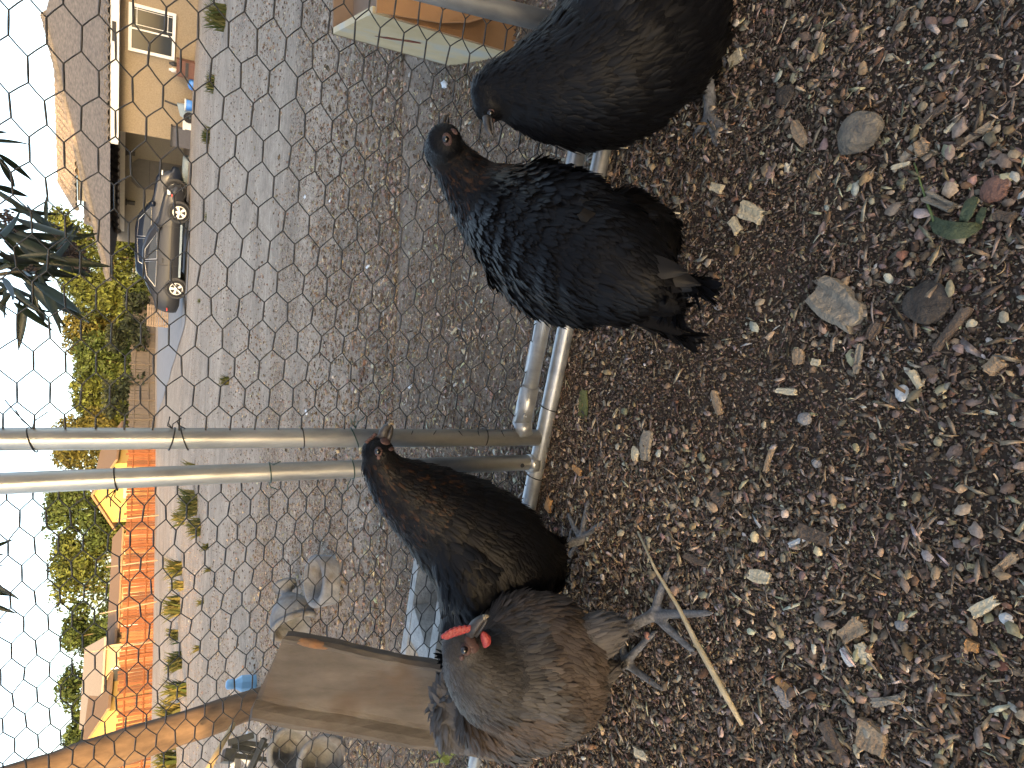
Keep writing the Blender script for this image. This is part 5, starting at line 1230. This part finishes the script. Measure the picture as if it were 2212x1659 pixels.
scatter('straw_litter', [(tpl_crumb, 16000, .002, .007, 1.6, [10, 18, 24, 22, 14, 3, 3, 3, 3], .6, .004, .7, reg_rail), (tpl_splinter, 9000, .006, .024, 2.0, ol, .4, .010, 1, reg_rail), (tpl_curl, 5000, .006, .018, 1.6, [0, 3, 8, 14, 20, 10, 22, 16, 4], .5, .008, .6, reg_rail), (tpl_chip, 5000, .005, .015, 2, ol, .4, .006, .7, reg_rail), (tpl_crumb, 30000, .003, .010, 1.6, [10, 18, 24, 22, 14, 3, 3, 3, 3], .6, .004, .7), (tpl_splinter, 30000, .008, .030, 1.9, ol, .4, .010, 1), (tpl_curl, 11000, .010, .026, 1.6, [0, 3, 8, 14, 20, 10, 22, 16, 4], .5, .008, .6), (tpl_chip, 14000, .006, .020, 2, ol, .4, .006, .7)], reg_out, 'pale straw and wood shavings strewn on the grey dirt outside', 'straw')

def reg_far(n):
    m = n*4; y = 2.2+26*rng.random(m)**2.2; x = rng.uniform(-1, 1, m)*(y*.75+1); px, py = projv(np.stack([x, y, np.zeros(m)], -1)); cl = vn(x*.7, y*.7, 51)+.6*vn(x*2.3, y*2.3, 52)
    ok = (py > -250) & (py < 1659+250) & (rng.random(m) < .45+1.2*cl); return np.stack([x, y], -1)[ok][:n]
scatter('gravel', [(tpl_crumb, 42000, .006, .030, 2.6, [6, 12, 20, 24, 20, 3, 6, 5, 3], .5, .002, .6), (tpl_splinter, 9000, .012, .045, 2.2, [4, 8, 14, 18, 18, 8, 14, 8, 4], .3, .004, .8)], reg_far, 'small stones and dry bits strewn over the grey dirt yard', 'gravel')
# ---------------------------------------------------------------- larger single pieces on the litter
def piece_mat(c1, c2, sc_=60, stretch=(1, 1, 1)): return mat('piece', c1, c2, sc_, .85, 0, .6, sc_*3, stretch=stretch)
PM = dict(tan=piece_mat((.26, .175, .105), (.40, .29, .18), 70), pale=piece_mat((.50, .41, .26), (.66, .57, .40), 60), grey=piece_mat((.20, .17, .13), (.34, .29, .22), 70), brown=piece_mat((.085, .058, .040), (.15, .105, .072), 70), dark=piece_mat((.035, .027, .021), (.085, .066, .05), 80),
    orange=piece_mat((.34, .17, .06), (.48, .27, .11), 60), white=piece_mat((.50, .49, .47), (.66, .65, .62), 50), red=piece_mat((.17, .085, .06), (.23, .125, .09), 60), leaf=piece_mat((.05, .065, .032), (.11, .13, .065), 50), wgrey=piece_mat((.22, .2, .19), (.36, .34, .32), 90), moss=piece_mat((.10, .11, .03), (.16, .16, .05), 60))
def piece(name, cat, label, x, y, l, w_, ang, pm, th=.006, seed=0, grain=True, split=False, bow=.0, z=.006):
    """chunk of wood: l, w in picture units; ang in the picture plane (0 = along picture x)"""
    r = random.Random(seed+int(x)); c = G(x, y, .004); a = math.radians(ang)
    e1 = G(x+l/2*math.cos(a), y+l/2*math.sin(a), .004)-G(x-l/2*math.cos(a), y-l/2*math.sin(a), .004); L = np.linalg.norm(e1); d = e1/L
    e2 = G(x-w_/2*math.sin(a), y+w_/2*math.cos(a), .004)-G(x+w_/2*math.sin(a), y-w_/2*math.cos(a), .004); e = np.array([-d[1], d[0], 0]); W = abs(e2 @ e)
    z0 = float(gz(c[0], c[1]))+z; n = 12; m = 6; V = []
    left = [r.uniform(-.06, .05) for _ in range(m)]; right = [r.uniform(-.05, .07) for _ in range(m)]
    tlt = r.uniform(-.12, .12); rows = []; gr = [r.uniform(-.16, .14) for _ in range(m)]
    for j in range(n):
        f = j/(n-1); row = []
        for i in range(m):
            g_ = i/(m-1); ln = (f-.5)+left[i]*(1-f)+right[i]*f; s = (g_-.5)*(1+.12*math.sin(f*5+seed)+.05*r.uniform(-1, 1))*(1-.25*abs(f-.5)**2)
            zz = th*(.75+.25*math.sin(g_*math.pi)+(gr[i] if grain else 0))+(r.uniform(-.08, .08)*th if grain else 0)+bow*L*math.sin(math.pi*f)+tlt*s*W
            if split and i in (2, 3): zz -= th*.35
            row.append(c*[1, 1, 0]+d*ln*L+e*s*W+UP*(z0+zz))
        rows.append(row)
    V = [p for row in rows for p in row]; lo = [p-UP*(th*.9) for p in V]; k = n*m
    F_ = [(j*m+i, j*m+i+1, (j+1)*m+i+1, (j+1)*m+i) for j in range(n-1) for i in range(m-1)]; F_ += [tuple(k+q for q in f[::-1]) for f in F_]
    ed = [i for i in range(m)]+[j*m+m-1 for j in range(1, n)]+[(n-1)*m+i for i in range(m-2, -1, -1)]+[j*m for j in range(n-2, 0, -1)]
    F_ += [(ed[i], ed[(i+1) % len(ed)], k+ed[(i+1) % len(ed)], k+ed[i]) for i in range(len(ed))]
    mb = MB(); mb.v = [T(v) for v in V+lo]; mb.f = F_; o = obj(name, mb, PM[pm]); return tag(recenter(o), label, cat)
def stone(label, x, y, rx, ry, pm, seed=1, hz=.75, name='stone', sink=.25):
    c = G(x, y, .006); s = axial(c)/F; a = rx*s; b = ry*s*1.1; h = hz*min(a, b); m = MB(); m.ball((0, 0, 0), 1, 1, 1, 22, 14); vs = []
    for v in m.v:
        v = np.array(v); k = 1+.30*float(vn(np.array(v[0]*1.6+seed), np.array(v[1]*1.6+v[2]*1.3)))+.12*float(vn(np.array(v[0]*5+seed), np.array(v[1]*5-v[2]*4)))
        vs.append(T((c[0]+v[1]*b*k, c[1]-v[0]*a*k*1.15, float(gz(c[0], c[1]))+.004+h*(1-sink)+v[2]*h*k)))
    m.v = vs; return tag(recenter(obj(name, m, pm if not isinstance(pm, str) else PM[pm], None, True)), label, 'stone')
stone('large lichen spotted round grey stone on the litter', 1872, 295, 43, 40, MT['stone'], 2)
stone('flat brick red stone near the wilted green leaf', 2152, 412, 24, 26, 'red', 5, .5)
stone('rounded white grey pebble right of the wood chunk', 1740, 905, 14, 12, 'wgrey', 6, .8, 'pebble')
stone('white pebble below the curved pale chip', 1950, 850, 13, 16, 'white', 7, .7, 'pebble')
stone('grey white pebble beside the thin stick', 1950, 1352, 12, 10, 'wgrey', 8, .8, 'pebble')
stone('round white pebble at the lower left of the litter', 2175, 1338, 12, 12, 'white', 9, .8, 'pebble')
stone('brown pebble half buried right of the big wood chunk', 2010, 800, 14, 11, 'brown', 10, .6, 'pebble')
stone('dark grey pebble by the long straw', 1765, 1000, 10, 9, 'wgrey', 11, .7, 'pebble')
stone('dark soil clod left of the lichen stone', 1706, 208, 20, 18, 'dark', 12, .6, 'clod')
tag(stone('dark crumbly bark slab sunk in the litter', 2010, 655, 46, 44, 'dark', 15, .32, 'bark_slab', .45), 'dark crumbly bark slab sunk in the litter', 'bark')
stone('pale tan pebble near the dropped leaf stem', 2104, 700, 10, 9, 'pale', 13, .6, 'pebble')
chips = [
 ('large split brown wood chunk lying on the litter', 1815, 658, 108, 78, 38, 'grey', .016, True), ('broad pale wood chip right of the centre hen tail', 1634, 462, 48, 36, 25, 'pale', .008, True), ('small pale chip touching the broad pale chip', 1598, 490, 30, 20, 60, 'pale', .006, False),
 ('pale yellow chip above the broad pale chip', 1558, 408, 22, 20, 20, 'pale', .007, False), ('cream chip under the right hen', 1595, 128, 34, 20, -40, 'pale', .005, False), ('tan bark curl below the right hen foot', 1740, 290, 50, 22, 62, 'tan', .006, False), ('tan splinter above the lichen stone', 1780, 105, 58, 10, 110, 'tan', .004, False),
 ('long tan splinter upper right of the lichen stone', 1948, 55, 64, 12, 118, 'brown', .004, False), ('pair of pale straw splinters right of the lichen stone', 2062, 275, 38, 9, -45, 'pale', .003, False), ('long pale split splinter right of the lichen stone', 2110, 296, 86, 14, -32, 'tan', .004, True), ('dark straight bark strip right of the lichen stone', 2030, 245, 62, 14, -35, 'brown', .004, False),
 ('tan chip beside the green tinted splinter', 2000, 322, 30, 26, 70, 'tan', .007, True), ('greenish splinter left of the tan chip', 1968, 335, 44, 11, -50, 'grey', .004, False), ('bent pale chip above the leaf stem', 1955, 360, 40, 9, -15, 'pale', .004, False), ('grey fibrous wood chunk beside the wilted leaf', 2040, 440, 62, 26, 25, 'grey', .010, True),
 ('brown bark block at the lower right', 2180, 470, 40, 24, 10, 'brown', .008, False), ('long brown bark strip below the dark slab', 2065, 712, 110, 20, -52, 'brown', .006, False), ('reddish brown chip under the wood chunk', 1895, 716, 40, 18, -60, 'brown', .007, False), ('tan chip left of the reddish chip', 1725, 770, 32, 20, 90, 'tan', .005, False),
 ('grey forked splinter below the wood chunk', 1857, 775, 60, 12, 100, 'grey', .004, True), ('yellow chip below the dark bark slab', 1983, 820, 42, 16, 60, 'pale', .005, False), ('pale square chip left of the yellow chip', 1765, 783, 16, 15, 10, 'pale', .005, False), ('tan stub chip with grey knot at the lower edge', 2160, 790, 40, 30, -40, 'tan', .010, False),
 ('cream chip near the middle of the litter', 1700, 845, 40, 14, 5, 'pale', .005, False), ('brown diamond chip above the cream chip', 1545, 870, 50, 14, 75, 'tan', .005, False), ('curved pale wood chip in the middle of the litter', 1402, 962, 62, 20, 95, 'grey', .006, False), ('folded cream chip beside the curved pale chip', 1378, 980, 28, 14, 100, 'pale', .005, False), ('thin tan twig right of the curved chip', 1662, 990, 58, 9, 108, 'tan', .004, False),
 ('orange chip left of the curved pale chip', 1185, 1090, 26, 12, 100, 'orange', .005, False), ('small orange chip under the gate post', 1250, 1015, 22, 12, 40, 'orange', .005, False), ('mossy green leaf scrap by the gate rail', 1258, 875, 62, 20, 92, 'moss', .002, False), ('dark bark flake right of the grey hen foot', 1500, 1210, 54, 14, 22, 'brown', .005, False), ('brown spindle chip right of the thin stick', 1550, 1075, 34, 24, 55, 'brown', .006, False),
 ('brown and cream torn bark piece in the lower middle', 1765, 1155, 66, 30, 20, 'brown', .008, False), ('white splinter stuck to the torn bark piece', 1725, 1170, 36, 12, -25, 'white', .004, False), ('tan broken chip cluster piece at the lower left', 1845, 1362, 54, 38, -35, 'tan', .008, True), ('white curled splinter below the tan broken chip', 1833, 1418, 44, 14, 60, 'white', .004, False), ('cream chip right of the white curled splinter', 1870, 1408, 44, 20, 62, 'pale', .005, False),
 ('large cream bark chunk at the bottom left', 1888, 1590, 66, 52, 32, 'tan', .010, True), ('flat grey tan chip above the cream bark chunk', 1922, 1512, 60, 20, -8, 'grey', .005, False), ('dark bark strip beside the cream bark chunk', 1800, 1600, 92, 26, 65, 'brown', .006, False), ('orange splinter left of the dark bark strip', 1690, 1480, 36, 14, 40, 'orange', .004, False), ('grey knobbly twig below the orange splinter', 1690, 1505, 52, 14, 58, 'wgrey', .007, False),
 ('pale stack of shaving on the left litter', 1640, 1245, 44, 26, 12, 'pale', .006, True), ('yellow torn shaving piece at the lower right of the left half', 2130, 1310, 60, 26, -30, 'pale', .006, True), ('tan chip near the bottom edge', 2105, 1395, 26, 22, 20, 'orange', .006, False), ('tan forked chip beneath the grey hen', 1385, 1630, 28, 22, 20, 'pale', .006, False), ('pale chip at the lower edge of the picture', 2180, 1215, 56, 20, -40, 'tan', .006, False)]
for i, (lab, x, y, l, w_, an, pm, th, sp) in enumerate(chips): piece('wood_chip' if 'chip' in lab or 'splinter' in lab else 'bark_piece', 'wood chip' if 'chip' in lab or 'splinter' in lab else 'wood piece', lab, x, y, l, w_, an, pm, th, i, True, sp, .08 if 'cur' in lab else .0)
# long straw stick under the grey hen's foot
q = [G(x, y, .008) for x, y in ((1378, 1148), (1420, 1230), (1468, 1310), (1510, 1385), (1555, 1470), (1608, 1565))]; q = [p+UP*z for p, z in zip(q, (.0, .004, .003, .006, .004, .004))]
st = thing('straw_stick', 'long pale straw stick under the toes of the grey hen', 'stick', q[0])
obj('stalk', MB().tube(q, [.0018, .0024, .003, .0042, .0046, .003], 8), MT['hose'], st, True); obj('split_fibre', MB().tube([q[3]+[.004, .002, .002], (q[3]+q[4])/2+[.006, .003, .003], q[4]+[.006, .002, .001]], [.001, .0018, .0008], 6), MT['hose'], st, True)
# wilted leaf with a long stem
lf = thing('wilted_leaf', 'wilted green leaf with a long thin stem at the lower right', 'leaf', G(2030, 490))
q = [G(x, y, .012) for x, y in ((1975, 352), (1990, 400), (2005, 445), (2018, 478))]
obj('stem', MB().tube(q, [.0008, .0011, .0014, .0018], 6), MT['gleaf'], lf, True)
def blade(pts, w_, name):
    V = []; n = len(pts); m = MB()
    for i, (x, y, z) in enumerate(pts):
        a = G(x, y, .01+z); b = G(pts[min(i+1, n-1)][0], pts[min(i+1, n-1)][1], .01); c = G(pts[max(i-1, 0)][0], pts[max(i-1, 0)][1], .01)
        d = unit(b-c); e = np.array([-d[1], d[0], 0]); ww = w_*math.sin(math.pi*(i+.25)/(n-.4))**.7
        V += [a+e*ww+UP*ww*.6, a, a-e*ww+UP*ww*.5]
    m.v = [T(v) for v in V]; m.f = [(3*i+j, 3*i+j+1, 3*i+j+4, 3*i+j+3) for i in range(n-1) for j in (0, 1)]
    o = obj(name, m, PM['leaf'], lf, True); o.modifiers.new('t', 'SOLIDIFY').thickness = .001
blade([(2008, 468, 0), (2030, 490, .006), (2060, 500, .010), (2095, 498, .008), (2122, 486, 0)], .0085, 'blade'); blade([(2075, 490, .004), (2090, 465, .016), (2100, 440, .014), (2110, 425, .004)], .006, 'blade'); blade([(2112, 488, .0), (2120, 468, .012), (2126, 448, .008)], .004, 'blade')
